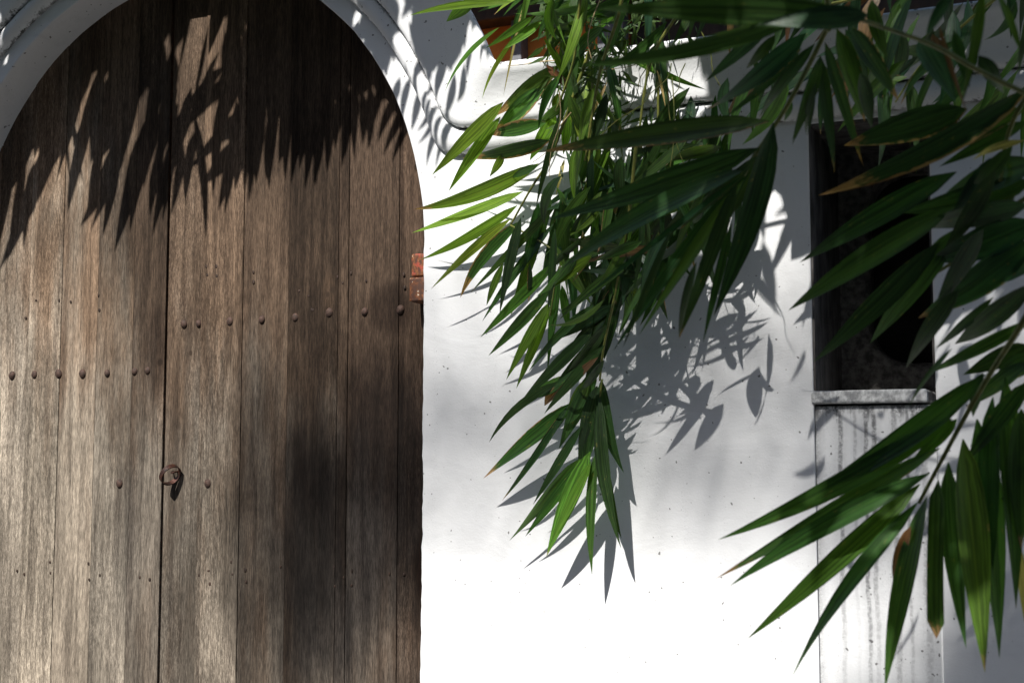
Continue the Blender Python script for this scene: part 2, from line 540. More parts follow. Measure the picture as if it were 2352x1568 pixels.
def loft(name, rows, mat, grime_rows=()):
    n = len(rows[0])
    verts, faces = [], []
    for r in rows:
        verts += r
    for i in range(len(rows) - 1):
        for k in range(n - 1):
            faces.append((i * n + k, (i + 1) * n + k, (i + 1) * n + k + 1, i * n + k + 1))
    me = mesh_py(name, verts, faces)
    at_ = me.attributes.new('grime', 'FLOAT', 'POINT')
    for i in range(len(rows)):
        for k in range(n):
            at_.data[i * n + k].value = grime_rows[i] if i < len(grime_rows) else 0.0
    return link(name, me, mat, wall, smooth=True)


def row(rad, h, fil, y):
    return [Vector((x, y + jit(x, z + y * 5, 0.007) + jit(x * 7, z * 7, 0.002), z + jit(z, x, 0.007) + jit(z * 8, x * 8, 0.002))) for x, z in arch_path(rad, h, fil)]


def lerp(a, b, t):
    return a + (b - a) * t


A = (1.135, 2.525, 0.115)
B = (1.200, 2.602, 0.115)
O = (1.445, 2.775, 0.05)
rows, gr = [], []
for t, y, q in ((0.0, 0.012, 1.0), (0.0, -0.010, 0.9), (0.10, -0.024, 0.45), (0.35, -0.036, 0.25), (0.6, -0.038, 0.25), (0.85, -0.032, 0.5), (1.0, -0.018, 0.95), (1.04, 0.010, 1.0)):
    rows.append(row(lerp(A[0], B[0], t), lerp(A[1], B[1], t), 0.115, y)); gr.append(q)
loft('moulding', rows, M_COPING, gr)
rows, gr = [], []
for t, y, q in ((0.0, 0.0, 1.0), (0.0, -0.036, 0.8), (0.03, -0.048, 0.5), (0.10, -0.052, 0.3), (0.3, -0.058, 0.15), (0.55, -0.072, 0.18), (0.8, -0.096, 0.25), (0.94, -0.112, 0.4), (0.99, -0.108, 0.55), (1.0, -0.095, 0.6),
                (0.97, -0.06, 0.6), (0.5, 0.18, 0.6), (0.0, 0.43, 0.5), (-0.1, 0.43, 0.3)):
    rows.append(row(lerp(B[0], O[0], t), lerp(B[1], O[1], t), lerp(B[2], O[2], t), y)); gr.append(q)
loft('coping', rows, M_COPING, gr)

# niche and streaked panel under it
link('streaked_panel', box_mesh('streaked_panel', WX0 + 0.0015, WX1 - 0.0015, 0.012, 0.40, 0.0, 1.70, 0.004), M_INFILL, wall)
sl = link('window_sill', box_mesh('window_sill', WX0 - 0.006, WX1 - 0.022, -0.008, 0.30, 1.706, 1.743, 0.008, 3), M_SILL, wall)
hole = []
hx0, hx1, hz0, hz1, hr = WX0 + 0.095, WX1 + 0.075, 1.845, 2.44, 0.12
for (cx_, cz_, a0) in ((hx1 - hr, hz1 - hr, 0), (hx0 + hr, hz1 - hr, 90), (hx0 + hr, hz0 + hr, 180), (hx1 - hr, hz0 + hr, 270)):
    for k in range(9):
        an = math.radians(a0 + 90 * k / 8)
        hole.append((cx_ + hr * math.cos(an), cz_ + hr * math.sin(an)))
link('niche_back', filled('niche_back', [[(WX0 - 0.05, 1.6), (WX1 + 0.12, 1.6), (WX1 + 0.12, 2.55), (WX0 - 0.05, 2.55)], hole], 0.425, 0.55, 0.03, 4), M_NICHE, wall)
link('niche_shade_block', box_mesh('niche_shade_block', WX0 - 0.05, WX1 + 0.12, 0.552, 0.85, 1.55, 2.56), M_DARK, wall)  # near-black block: the shade of a deep hole painted as colour

M_LINING = mat_simple('near_black_plaster', (0.035, 0.033, 0.031), (0.14, 0.13, 0.125), 16.0, 0.9, bump=0.4, stretch=(1, 1, 0.4))  # near-black lining plates inside the niche
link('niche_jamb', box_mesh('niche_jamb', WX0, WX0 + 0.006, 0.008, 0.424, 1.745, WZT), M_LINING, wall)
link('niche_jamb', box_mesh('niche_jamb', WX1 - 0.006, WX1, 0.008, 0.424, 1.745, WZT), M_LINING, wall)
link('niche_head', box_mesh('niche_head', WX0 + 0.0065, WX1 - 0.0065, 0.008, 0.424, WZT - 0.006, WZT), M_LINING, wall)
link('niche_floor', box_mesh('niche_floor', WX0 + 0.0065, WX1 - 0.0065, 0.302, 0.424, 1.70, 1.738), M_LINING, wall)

# ------------------------------------------------------------------ the two leaves of the gate
def plank(parent, x0, x1, tone, bleach, dy):
    zt = 3.36
    me = box_mesh('plank', x0 + 0.0008, x1 - 0.0008, DOOR_Y + dy, DOOR_Y + 0.05, 0.06, zt, 0.0018, 2)
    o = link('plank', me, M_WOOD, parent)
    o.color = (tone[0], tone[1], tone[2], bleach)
    return o


def stud_mesh():
    bm = bmesh.new()
    bmesh.ops.create_uvsphere(bm, u_segments=16, v_segments=10, radius=1.0)
    dead = [v for v in bm.verts if v.co.z < -0.05]
    bmesh.ops.delete(bm, geom=dead, context='VERTS')
    for v in bm.verts:
        v.co = Vector((v.co.x * 0.0175, -v.co.z * 0.0115, v.co.y * 0.0205))
    bmesh.ops.recalc_face_normals(bm, faces=bm.faces[:])
    me = bpy.data.meshes.new('stud')
    bm.to_mesh(me)
    bm.free()
    me.polygons.foreach_set('use_smooth', [True] * len(me.polygons))
    return me


STUD = stud_mesh()
NAIL = box_mesh('nail', -0.004, 0.004, -0.0012, 0.002, -0.0045, 0.0045, 0.0025, 2)
leaf_left = empty('gate_leaf', (-3.6, DOOR_Y, 0.06), 'narrower weathered plank gate leaf with a low row of studs, beside the seam', 'gate leaf', 'leaves of the arched gate')
leaf_right = empty('gate_leaf', (-2.6, DOOR_Y, 0.06), 'darker weathered plank gate leaf carrying the iron ring and red hinge', 'gate leaf', 'leaves of the arched gate')
SX = 1.009
jl = [-4.30, -4.10, -3.93, -3.769, -3.608, -3.435, -3.266, -3.1185]
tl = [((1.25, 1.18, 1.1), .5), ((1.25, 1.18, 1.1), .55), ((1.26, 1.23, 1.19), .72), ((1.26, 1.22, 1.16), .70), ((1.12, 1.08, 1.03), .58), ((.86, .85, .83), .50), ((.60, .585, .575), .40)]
for i in range(len(jl) - 1):
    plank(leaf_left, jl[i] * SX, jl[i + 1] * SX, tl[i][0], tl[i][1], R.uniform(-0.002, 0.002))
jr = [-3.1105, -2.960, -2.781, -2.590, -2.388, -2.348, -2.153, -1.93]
tr_ = [((.60, .585, .57), .35), ((.74, .71, .68), .38), ((.54, .52, .505), .34), ((.47, .45, .435), .22), ((.44, .42, .41), .25), ((.48, .46, .455), .28), ((.46, .43, .42), .18)]  # right boards: own weathering, darkened further with part of the soft shade
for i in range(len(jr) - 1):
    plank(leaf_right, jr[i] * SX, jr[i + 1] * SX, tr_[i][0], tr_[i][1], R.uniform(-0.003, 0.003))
for parent, pts in ((leaf_left, [(-27, 863), (28, 862), (80, 860), (135, 858), (190, 858), (247, 857), (310, 853), (340, 851), (275, 1110)]),
                    (leaf_right, [(423, 744), (457, 743), (529, 738), (602, 734), (679, 729), (757, 718), (838, 716), (920, 711), (478, 1110)])):
    for (u, v) in pts:
        p = at(u, v, DOOR_Y)
        o = link('stud', STUD, M_STUD, parent, (p.x, DOOR_Y + 0.0005, p.z))
        s_ = R.uniform(0.70, 0.92)
        o.scale = (s_, 1.0, s_)
        o.rotation_euler.y = R.uniform(-0.3, 0.3)
nails = [(84, 690), (137, 690), (163, 693), (227, 678), (229, 712), (60, 730), (475, 612), (477, 632), (498, 612), (499, 634), (583, 625), (583, 648), (688, 668), (717, 711), (720, 712), (710, 680), (776, 636), (788, 650), (807, 627), (842, 645), (928, 630), (930, 660),
         (40, 1310), (57, 1318), (116, 1290), (117, 1315), (204, 1293), (206, 1330), (230, 1320), (322, 1325), (345, 1330), (458, 1320), (480, 1310), (483, 1340), (564, 1308), (566, 1335), (532, 1290), (535, 1318), (645, 1300), (768, 1300), (770, 1345), (790, 1325), (809, 1310), (808, 1343), (895, 1317), (928, 1318)]
for (u, v) in nails:
    p = at(u, v, DOOR_Y)
    o = link('nail', NAIL, M_NAIL, leaf_left if u < 381 else leaf_right, (p.x, DOOR_Y - 0.003, p.z))
    o.scale = (R.uniform(0.8, 1.3), 1, R.uniform(0.8, 1.5))
# iron ring: a flat band hanging from a staple at the seam
rc = at(391, 1090, DOOR_Y - 0.036)
axis = Vector((0.88, -0.26, -0.574)).normalized()
q = axis.to_track_quat('Z', 'Y').to_matrix()
vs, fs = [], []
N = 36
for k in range(N):
    an = 2 * math.pi * k / N
    for (rr, hh) in ((0.040, -0.009), (0.040, 0.009), (0.0365, 0.009), (0.0365, -0.009)):
        vs.append(rc + q @ Vector((rr * math.cos(an), rr * math.sin(an), hh)))
for k in range(N):
    for j in range(4):
        a, b = k * 4 + j, k * 4 + (j + 1) % 4
        c, d = ((k + 1) % N) * 4 + (j + 1) % 4, ((k + 1) % N) * 4 + j
        fs.append((a, d, c, b))
ringo = link('ring_handle', mesh_py('ring_handle', vs, fs), M_RING, leaf_right)
st = rc + Vector((-0.006, 0.02, 0.012))
link('staple', tube_mesh('staple', smooth_path([(st.x - 0.006, DOOR_Y + 0.01, st.z), (st.x - 0.006, DOOR_Y - 0.014, st.z - 0.002), (st.x + 0.002, DOOR_Y - 0.022, st.z - 0.006), (st.x + 0.010, DOOR_Y - 0.014, st.z - 0.002), (st.x + 0.010, DOOR_Y + 0.01, st.z)], 4), 0.0032, 6), M_RING, ringo)
# hinge at the jamb: painted knuckle above, rusted one below
h0, h1 = at(942, 585, 0.10), at(942, 695, 0.10)
hm = (h0.z + h1.z) / 2 + 0.002
hinge = link('hinge', box_mesh('hinge', h0.x + 0.012, -1.985, 0.085, DOOR_Y + 0.01, hm + 0.0015, h0.z, 0.006, 3), M_HRED, leaf_right)
hinge['label'] = 'upper hinge knuckle with peeling red paint'
link('hinge_knuckle', box_mesh('hinge_knuckle', h0.x + 0.008, -1.985, 0.078, DOOR_Y + 0.01, h1.z, hm - 0.0015, 0.006, 3), M_HRUST, hinge)
link('hinge_pin', tube_mesh('hinge_pin', [(-2.035, 0.125, h1.z - 0.045), (-2.035, 0.125, h1.z + 0.01)], 0.014, 10), M_RING, hinge)

# ------------------------------------------------------------------ house beyond the wall
HY = 2.6
house = empty('house', (-3.0, 4.0, 0.0), 'orange plastered house with dark timber veranda behind the white wall', 'house')
def hx(u, y=HY): return at(u, 100, y).x
xo0, xo1 = -12.0, hx(1192)
link('plaster_wall', box_mesh('plaster_wall', xo0, hx(1216) + 0.55, HY, HY + 0.2, 0, 4.45), M_ORANGE, house)
link('post', box_mesh('post', hx(1190), hx(1214), HY - 0.10, HY - 0.003, 0, 4.4, 0.006), M_POST, house)
link('post', box_mesh('post', hx(1216) + 0.42, hx(1216) + 0.56, HY - 0.10, HY - 0.003, 0, 4.4, 0.006), M_POST, house)
link('beam', box_mesh('beam', -12.0, 7.0, HY - 0.16, HY - 0.02, 3.86, 4.05, 0.01), M_TIMBER, house)
link('timber_wall', box_mesh('timber_wall', hx(1216) + 0.57, 7.0, HY + 0.02, HY + 0.2, 0, 4.45), M_TIMBER, house)
bm = bmesh.new()
for (y0, z0, y1, z1) in ((HY - 0.55, 4.15, HY + 3.2, 6.3),):
    vs = [bm.verts.new(c) for c in ((-13, y0, z0), (8, y0, z0), (8, y1, z1), (-13, y1, z1), (-13, y0, z0 + 0.14), (8, y0, z0 + 0.14), (8, y1, z1 + 0.14), (-13, y1, z1 + 0.14))]
    for f in ((0, 3, 2, 1), (4, 5, 6, 7), (0, 1, 5, 4), (1, 2, 6, 5), (2, 3, 7, 6), (3, 0, 4, 7)):
        bm.faces.new([vs[i] for i in f])
me = bpy.data.meshes.new('roof'); bm.to_mesh(me); bm.free()
link('roof', me, M_TILE, house)

# ------------------------------------------------------------------ unseen house added behind the viewer to block low sky light
across = empty('house', (-1.5, -9.5, 0.0), 'unseen dark timber house added behind the viewer to block sky light', 'house')
link('timber_wall', box_mesh('timber_wall', -16, 14, -9.2, -8.9, 0, 6.9), M_TIMBER, across)
bm = bmesh.new()
vs = [bm.verts.new(c) for c in ((-17, -8.2, 6.7), (15, -8.2, 6.7), (15, -12.5, 8.3), (-17, -12.5, 8.3), (-17, -8.2, 6.85), (15, -8.2, 6.85), (15, -12.5, 8.45), (-17, -12.5, 8.45))]
for f in ((0, 3, 2, 1), (4, 5, 6, 7), (0, 1, 5, 4), (1, 2, 6, 5), (2, 3, 7, 6), (3, 0, 4, 7)):
    bm.faces.new([vs[i] for i in f])
me = bpy.data.meshes.new('roof'); bm.to_mesh(me); bm.free()
link('roof', me, M_TILE, across)
for k in range(7):
    link('door', box_mesh('door', -13.5 + 4 * k, -12.1 + 4 * k, -8.9, -8.86, 0.0, 2.3, 0.01), M_POST, across)
    link('window', box_mesh('window', -13.4 + 4 * k, -12.2 + 4 * k, -8.9, -8.87, 3.6, 4.9, 0.01), M_POST, across)

# ------------------------------------------------------------------ bamboo leaves
COL = {  # 'sun' and 'dark' greens carry sunlit and shaded looks in the leaf colour
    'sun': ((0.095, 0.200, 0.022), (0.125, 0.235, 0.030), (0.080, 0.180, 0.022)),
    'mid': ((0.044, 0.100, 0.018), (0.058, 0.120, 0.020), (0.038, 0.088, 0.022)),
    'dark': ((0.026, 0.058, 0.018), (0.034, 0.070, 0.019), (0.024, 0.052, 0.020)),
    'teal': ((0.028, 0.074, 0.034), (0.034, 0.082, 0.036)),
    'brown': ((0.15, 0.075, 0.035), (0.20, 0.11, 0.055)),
    'straw': ((0.46, 0.34, 0.17), (0.55, 0.42, 0.24)),
}


def leaf_mesh(axis, side, nrm, width, bow_s, bow_n, fold, seg, twist, blunt):
    """A lanceolate blade from the origin along axis: two strips, folded along the rib."""
    verts, faces, uvs = [], [], []
    L = axis.length
    ax = axis / L
    for i in range(seg + 1):
        t = i / seg
        w = math.sin(math.pi * min(1.0, t ** 0.66)) ** 0.95 if 0 < t < 1 else 0.0
        if blunt:
            w = min(1.0, t / 0.12) ** 0.6 * min(1.0, (1 - t) / 0.06) ** 0.5
        w = max(w, 0.05 if t == 0 else 0.0)
        w *= width * 0.5
        c = axis * t + side * (bow_s * 4 * t * (1 - t)) + nrm * (bow_n * 4 * t * (1 - t))
        a = twist * (t - 0.4)
        s2 = side * math.cos(a) + nrm * math.sin(a)
        n2 = nrm * math.cos(a) - side * math.sin(a)
        cf, sf = math.cos(fold), math.sin(fold)
        verts += [c - s2 * (w * cf) + n2 * (w * sf), c, c + s2 * (w * cf) + n2 * (w * sf)]
        uvs += [(0.0, t), (0.5, t), (1.0, t)]
    for i in range(seg):
        a = i * 3
        faces += [(a, a + 1, a + 4, a + 3), (a + 1, a + 2, a + 5, a + 4)]
    me = mesh_py('leaf', verts, faces)
    ul = me.uv_layers.new(name='leaf')
    for lo in me.loops:
        ul.data[lo.index].uv = uvs[lo.vertex_index]
    me.polygons.foreach_set('use_smooth', [True] * len(me.polygons))
    return me


def leaf(parent, p0, p1, width, tone, toward, bow=0.0, roll=None, dry=None, seg=9, name='leaf', blunt=False, arch=None, fold=None):
    axis = p1 - p0
    view = (toward - (p0 + p1) / 2) if toward is not None else -LIGHT
    side = axis.cross(view).normalized()
    nrm = side.cross(axis).normalized()
    if roll is None:
        roll = R.uniform(-0.5, 0.5)
    s2 = side * math.cos(roll) + nrm * math.sin(roll)
    n2 = nrm * math.cos(roll) - side * math.sin(roll)
    if arch is None:
        arch = R.uniform(0.0, 0.09)
    me = leaf_mesh(axis, s2, n2, width / max(0.6, math.cos(roll)), bow, axis.length * arch, R.uniform(0.10, 0.32) if fold is None else fold, seg, R.gauss(0, 0.55), blunt)
    o = link(name, me, M_LEAF, parent, p0)
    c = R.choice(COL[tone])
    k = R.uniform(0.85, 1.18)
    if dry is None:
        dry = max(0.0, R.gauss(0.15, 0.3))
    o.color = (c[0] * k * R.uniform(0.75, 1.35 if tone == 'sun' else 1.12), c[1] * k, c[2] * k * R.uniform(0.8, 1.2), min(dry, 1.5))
    return o


CROPS = {'a': (1000, 0, 2.8), 'b': (1400, 0, 2.8), 'c': (1900, 0, 2.8), 'd': (1000, 450, 2.8), 'e': (1500, 450, 2.8), 'f': (1900, 500, 2.8), 'g': (1100, 900, 2.376), 'h': (1700, 900, 2.04375), 'n': (0, 0, 1.0)}


def place(cr, x, y):
    ox, oy, s = CROPS[cr]
    return ((ox + x / s) * 0.9408, (oy + y / s) * 0.9408)


def traced(parent, cr, rows, tone, d0, d1, spread=0.03, **kw):
    """Leaves read off the photograph: base and tip in an enlarged cutting, apparent width, at distances d0 (base) and d1 (tip) from the wall."""
    for r in rows:
        x0, y0, x1, y1, w = r[:5]
        opt = dict(kw)
        if len(r) > 5:
            opt.update(r[5])
        tn = opt.pop('tone', tone)
        a0, a1 = opt.pop('d', (d0, d1))
        e = R.uniform(-spread, spread)
        p0 = at(*place(cr, x0, y0), -max(0.03, a0 + e + R.uniform(-spread, spread)))
        p1 = at(*place(cr, x1, y1), -max(0.015, a1 + e))
        depth = seen((p0 + p1) / 2)[2]
        k = 0.9408 / CROPS[cr][2] * depth / PX_F
        bw = opt.pop('bend', 0.0)
        leaf(parent, p0, p1, w * k * 0.94, tn, CAM, bow=bw * k, **opt)


def stem(parent, cr, pts, d, r0, r1, mat=None, name='stem', sides=7):
    ds = d if isinstance(d, (list, tuple)) else [d] * len(pts)
    P = smooth_path([at(*place(cr, x, y), -dd) for (x, y), dd in zip(pts, ds)], 6)
    rad = [lerp(r0, r1, i / (len(P) - 1)) for i in range(len(P))]
    return link(name, tube_mesh(name, P, rad, sides), mat or M_STEM, parent, smooth=True)


def branch(loc, label, group='hanging bamboo branches'):
    return empty('bamboo_branch', loc, label, 'bamboo branch', group)


def inside(u, v, poly):
    c = False
    j = len(poly) - 1
    for i in range(len(poly)):
        (x1, y1), (x2, y2) = poly[i], poly[j]
        if (y1 > v) != (y2 > v) and u < (x2 - x1) * (v - y1) / (y2 - y1) + x1:
            c = not c
        j = i
    return c


# --- the sunlit spray close to the wall beside the gate
b1 = branch(at(1330, 330, -0.2), 'sunlit bright green bamboo spray reaching over the gate edge and red hinge')
stem(b1, 'a', [(1250, 300), (1050, 850), (950, 1100), (830, 1290), (690, 1540)], [0.34, 0.26, 0.22, 0.2, 0.17], 0.006, 0.0028)
stem(b1, 'd', [(690, 280), (1010, 480), (990, 700), (960, 900)], [0.18, 0.2, 0.2, 0.17], 0.003, 0.002)
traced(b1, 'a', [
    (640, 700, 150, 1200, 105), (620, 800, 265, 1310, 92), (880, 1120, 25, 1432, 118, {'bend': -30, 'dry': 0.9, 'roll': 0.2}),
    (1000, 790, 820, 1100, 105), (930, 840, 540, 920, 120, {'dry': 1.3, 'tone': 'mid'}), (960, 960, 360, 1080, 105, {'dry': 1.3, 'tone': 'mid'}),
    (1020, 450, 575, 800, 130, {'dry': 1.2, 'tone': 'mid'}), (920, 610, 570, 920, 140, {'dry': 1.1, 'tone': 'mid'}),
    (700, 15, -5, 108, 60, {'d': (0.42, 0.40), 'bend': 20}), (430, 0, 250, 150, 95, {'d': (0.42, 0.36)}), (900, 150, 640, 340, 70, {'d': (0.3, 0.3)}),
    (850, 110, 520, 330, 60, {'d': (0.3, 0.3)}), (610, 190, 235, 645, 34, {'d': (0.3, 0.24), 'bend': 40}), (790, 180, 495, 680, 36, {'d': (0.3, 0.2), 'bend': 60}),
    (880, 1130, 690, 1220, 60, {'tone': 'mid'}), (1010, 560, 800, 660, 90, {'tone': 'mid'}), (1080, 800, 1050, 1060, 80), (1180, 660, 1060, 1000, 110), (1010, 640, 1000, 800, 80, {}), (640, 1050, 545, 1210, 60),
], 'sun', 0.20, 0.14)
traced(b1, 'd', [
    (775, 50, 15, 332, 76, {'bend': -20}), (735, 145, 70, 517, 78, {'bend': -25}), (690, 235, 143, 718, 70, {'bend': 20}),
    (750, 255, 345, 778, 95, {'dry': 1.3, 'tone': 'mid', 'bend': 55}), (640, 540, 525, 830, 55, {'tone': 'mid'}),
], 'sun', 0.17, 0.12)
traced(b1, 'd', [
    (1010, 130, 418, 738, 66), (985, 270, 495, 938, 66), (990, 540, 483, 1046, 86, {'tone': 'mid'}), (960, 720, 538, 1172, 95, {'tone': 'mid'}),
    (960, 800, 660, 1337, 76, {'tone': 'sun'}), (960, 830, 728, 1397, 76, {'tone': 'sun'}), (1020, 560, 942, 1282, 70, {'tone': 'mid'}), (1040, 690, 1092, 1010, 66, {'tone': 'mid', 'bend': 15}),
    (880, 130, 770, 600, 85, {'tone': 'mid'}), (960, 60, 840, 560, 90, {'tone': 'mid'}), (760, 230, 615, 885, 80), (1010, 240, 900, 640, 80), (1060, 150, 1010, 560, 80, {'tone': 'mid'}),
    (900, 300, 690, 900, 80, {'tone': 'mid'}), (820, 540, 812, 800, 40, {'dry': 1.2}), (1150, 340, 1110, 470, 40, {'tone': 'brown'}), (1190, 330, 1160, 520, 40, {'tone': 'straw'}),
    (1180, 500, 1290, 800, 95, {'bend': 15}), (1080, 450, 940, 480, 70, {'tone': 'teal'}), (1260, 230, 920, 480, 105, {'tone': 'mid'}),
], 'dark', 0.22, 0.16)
traced(b1, 'a', [(770, 60, 640, 660, 22, {'fold': 0.5}), (1720, 300, 1640, 480, 16), (1350, 560, 1140, 940, 26), (1060, 1090, 1000, 1340, 30), (1690, 480, 1750, 740, 20)], 'straw', 0.24, 0.20, dry=0.0)

# --- the spray that hangs lowest in front of the white wall
b2 = branch(at(1450, 640, -0.3), 'long green bamboo spray hanging lowest in front of the bare white wall')
stem(b2, 'd', [(1560, -400), (1500, 200), (1420, 680), (1330, 1100), (1300, 1340)], [0.45, 0.38, 0.28, 0.2, 0.15], 0.0055, 0.003)
stem(b2, 'g', [(880, 60), (855, 250), (838, 490)], [0.15, 0.13, 0.12], 0.003, 0.0018)
traced(b2, 'd', [
    (1260, 820, 808, 1287, 66), (1250, 1000, 765, 1477, 95), (1420, 680, 1212, 1182, 125, {'dry': 0.9}), (1340, 700, 1200, 920, 70), (1400, 820, 1010, 1060, 90), (1350, 900, 1060, 1180, 100),
    (1390, 1000, 1200, 1330, 100), (1430, 760, 1330, 1200, 90), (1350, 960, 1050, 1330, 90), (1330, 1100, 920, 1568, 80), (1300, 1050, 960, 1420, 80), (1480, 640, 1400, 980, 70), (1330, 1200, 1150, 1420, 60), (1290, 1180, 930, 1500, 60, {'tone': 'brown'}),
], 'dark', 0.22, 0.14)
traced(b2, 'g', [
    (720, 50, 413, 187, 85, {'tone': 'mid'}), (645, 70, 222, 428, 55, {'bend': 45, 'tone': 'dark'}), (730, 190, 188, 637, 100, {'dry': 0.9}), (690, 200, 298, 764, 48, {'tone': 'dark', 'bend': -18}),
    (845, 0, 628, 464, 110), (760, 330, 478, 787, 60, {'tone': 'dark'}), (750, 520, 340, 997, 85), (770, 530, 433, 972, 72), (810, 480, 556, 1088, 118, {'tone': 'sun'}),
    (815, 540, 570, 1040, 70, {'tone': 'sun'}), (842, 490, 821, 1198, 66), (855, 415, 992, 985, 84, {'tone': 'dark', 'bend': 14}), (868, 165, 990, 1042, 88, {'tone': 'dark', 'bend': 46}), (875, 62, 1006, 605, 92, {'tone': 'dark', 'bend': 34}),
    (850, 100, 740, 560, 110, {'tone': 'dark'}), (830, 250, 770, 600, 100, {'tone': 'dark'}), (800, 60, 660, 330, 90, {'tone': 'mid'}), (620, 100, 545, 215, 60, {'tone': 'brown'}), (665, 285, 560, 412, 12, {'tone': 'dark'}),
], 'mid', 0.14, 0.09, spread=0.015)

# --- the shaded branch of broad leaves in front of them
b3 = branch(at(1850, 120, -1.6), 'shaded dark bamboo branch with broad leaves and a pale stem, middle of the photo')
stem(b3, 'b', [(1690, -900), (1740, 100), (1710, 240), (1480, 690), (1270, 1020), (1165, 1200)], [1.65, 1.62, 1.6, 1.58, 1.55, 1.54], 0.006, 0.0028)
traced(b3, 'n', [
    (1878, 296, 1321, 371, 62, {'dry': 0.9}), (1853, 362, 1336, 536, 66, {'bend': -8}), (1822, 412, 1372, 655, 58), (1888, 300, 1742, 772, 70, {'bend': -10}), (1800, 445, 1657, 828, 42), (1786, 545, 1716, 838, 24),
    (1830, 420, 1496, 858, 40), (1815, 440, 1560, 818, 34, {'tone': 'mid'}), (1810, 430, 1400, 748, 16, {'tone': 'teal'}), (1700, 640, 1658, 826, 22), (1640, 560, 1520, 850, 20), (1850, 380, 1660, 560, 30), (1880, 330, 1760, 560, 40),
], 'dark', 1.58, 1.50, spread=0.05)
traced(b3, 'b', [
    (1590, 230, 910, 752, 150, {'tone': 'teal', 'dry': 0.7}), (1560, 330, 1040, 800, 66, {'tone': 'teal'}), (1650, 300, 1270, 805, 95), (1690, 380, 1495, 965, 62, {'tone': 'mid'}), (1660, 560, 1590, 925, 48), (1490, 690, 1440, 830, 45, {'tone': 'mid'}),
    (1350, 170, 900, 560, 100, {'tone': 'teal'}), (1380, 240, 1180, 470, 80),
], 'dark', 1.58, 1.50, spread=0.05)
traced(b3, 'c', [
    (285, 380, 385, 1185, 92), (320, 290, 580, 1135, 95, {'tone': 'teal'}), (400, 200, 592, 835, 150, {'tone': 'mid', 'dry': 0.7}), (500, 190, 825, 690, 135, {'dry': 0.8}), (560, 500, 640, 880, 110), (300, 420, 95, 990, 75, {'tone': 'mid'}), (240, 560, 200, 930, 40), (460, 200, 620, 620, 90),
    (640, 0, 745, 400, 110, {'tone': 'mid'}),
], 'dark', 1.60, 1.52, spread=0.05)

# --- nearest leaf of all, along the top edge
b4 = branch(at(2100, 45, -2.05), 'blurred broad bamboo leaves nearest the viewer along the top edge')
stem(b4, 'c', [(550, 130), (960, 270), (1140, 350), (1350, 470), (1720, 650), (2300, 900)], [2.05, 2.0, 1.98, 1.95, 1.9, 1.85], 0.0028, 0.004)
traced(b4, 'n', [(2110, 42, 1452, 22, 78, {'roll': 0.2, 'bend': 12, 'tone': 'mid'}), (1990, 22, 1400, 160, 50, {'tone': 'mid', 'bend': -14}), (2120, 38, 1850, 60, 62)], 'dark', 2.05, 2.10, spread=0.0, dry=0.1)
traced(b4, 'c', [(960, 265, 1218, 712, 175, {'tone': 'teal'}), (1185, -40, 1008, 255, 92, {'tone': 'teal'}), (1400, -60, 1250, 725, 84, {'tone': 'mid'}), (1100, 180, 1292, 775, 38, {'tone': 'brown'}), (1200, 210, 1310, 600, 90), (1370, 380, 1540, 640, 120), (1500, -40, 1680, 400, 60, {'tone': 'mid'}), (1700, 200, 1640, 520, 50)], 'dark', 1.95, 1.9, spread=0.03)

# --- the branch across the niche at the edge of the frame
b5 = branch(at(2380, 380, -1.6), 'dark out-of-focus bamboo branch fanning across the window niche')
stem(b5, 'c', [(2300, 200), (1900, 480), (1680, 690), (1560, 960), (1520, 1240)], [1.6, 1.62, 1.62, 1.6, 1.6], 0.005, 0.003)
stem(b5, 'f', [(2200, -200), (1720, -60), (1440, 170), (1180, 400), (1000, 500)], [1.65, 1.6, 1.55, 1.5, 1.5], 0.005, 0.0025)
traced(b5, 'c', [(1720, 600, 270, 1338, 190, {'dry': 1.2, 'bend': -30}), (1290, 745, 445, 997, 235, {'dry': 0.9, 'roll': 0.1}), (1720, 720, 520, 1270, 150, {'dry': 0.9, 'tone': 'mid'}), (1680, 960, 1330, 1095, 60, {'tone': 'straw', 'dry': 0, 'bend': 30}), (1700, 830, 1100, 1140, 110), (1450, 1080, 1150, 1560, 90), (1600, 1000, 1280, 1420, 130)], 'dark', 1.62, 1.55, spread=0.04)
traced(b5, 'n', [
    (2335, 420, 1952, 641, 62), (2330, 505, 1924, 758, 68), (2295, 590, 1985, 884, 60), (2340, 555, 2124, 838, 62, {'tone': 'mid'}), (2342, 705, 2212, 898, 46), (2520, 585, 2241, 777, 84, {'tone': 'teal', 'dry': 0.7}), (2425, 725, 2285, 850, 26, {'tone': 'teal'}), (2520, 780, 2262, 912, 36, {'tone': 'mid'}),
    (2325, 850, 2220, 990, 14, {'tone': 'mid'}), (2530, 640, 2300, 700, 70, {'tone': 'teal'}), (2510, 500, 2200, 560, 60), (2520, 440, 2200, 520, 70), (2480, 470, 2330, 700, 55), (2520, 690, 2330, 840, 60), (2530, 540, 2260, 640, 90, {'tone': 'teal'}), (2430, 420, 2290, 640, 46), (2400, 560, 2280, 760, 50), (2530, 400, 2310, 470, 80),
], 'dark', 1.60, 1.50, spread=0.06)

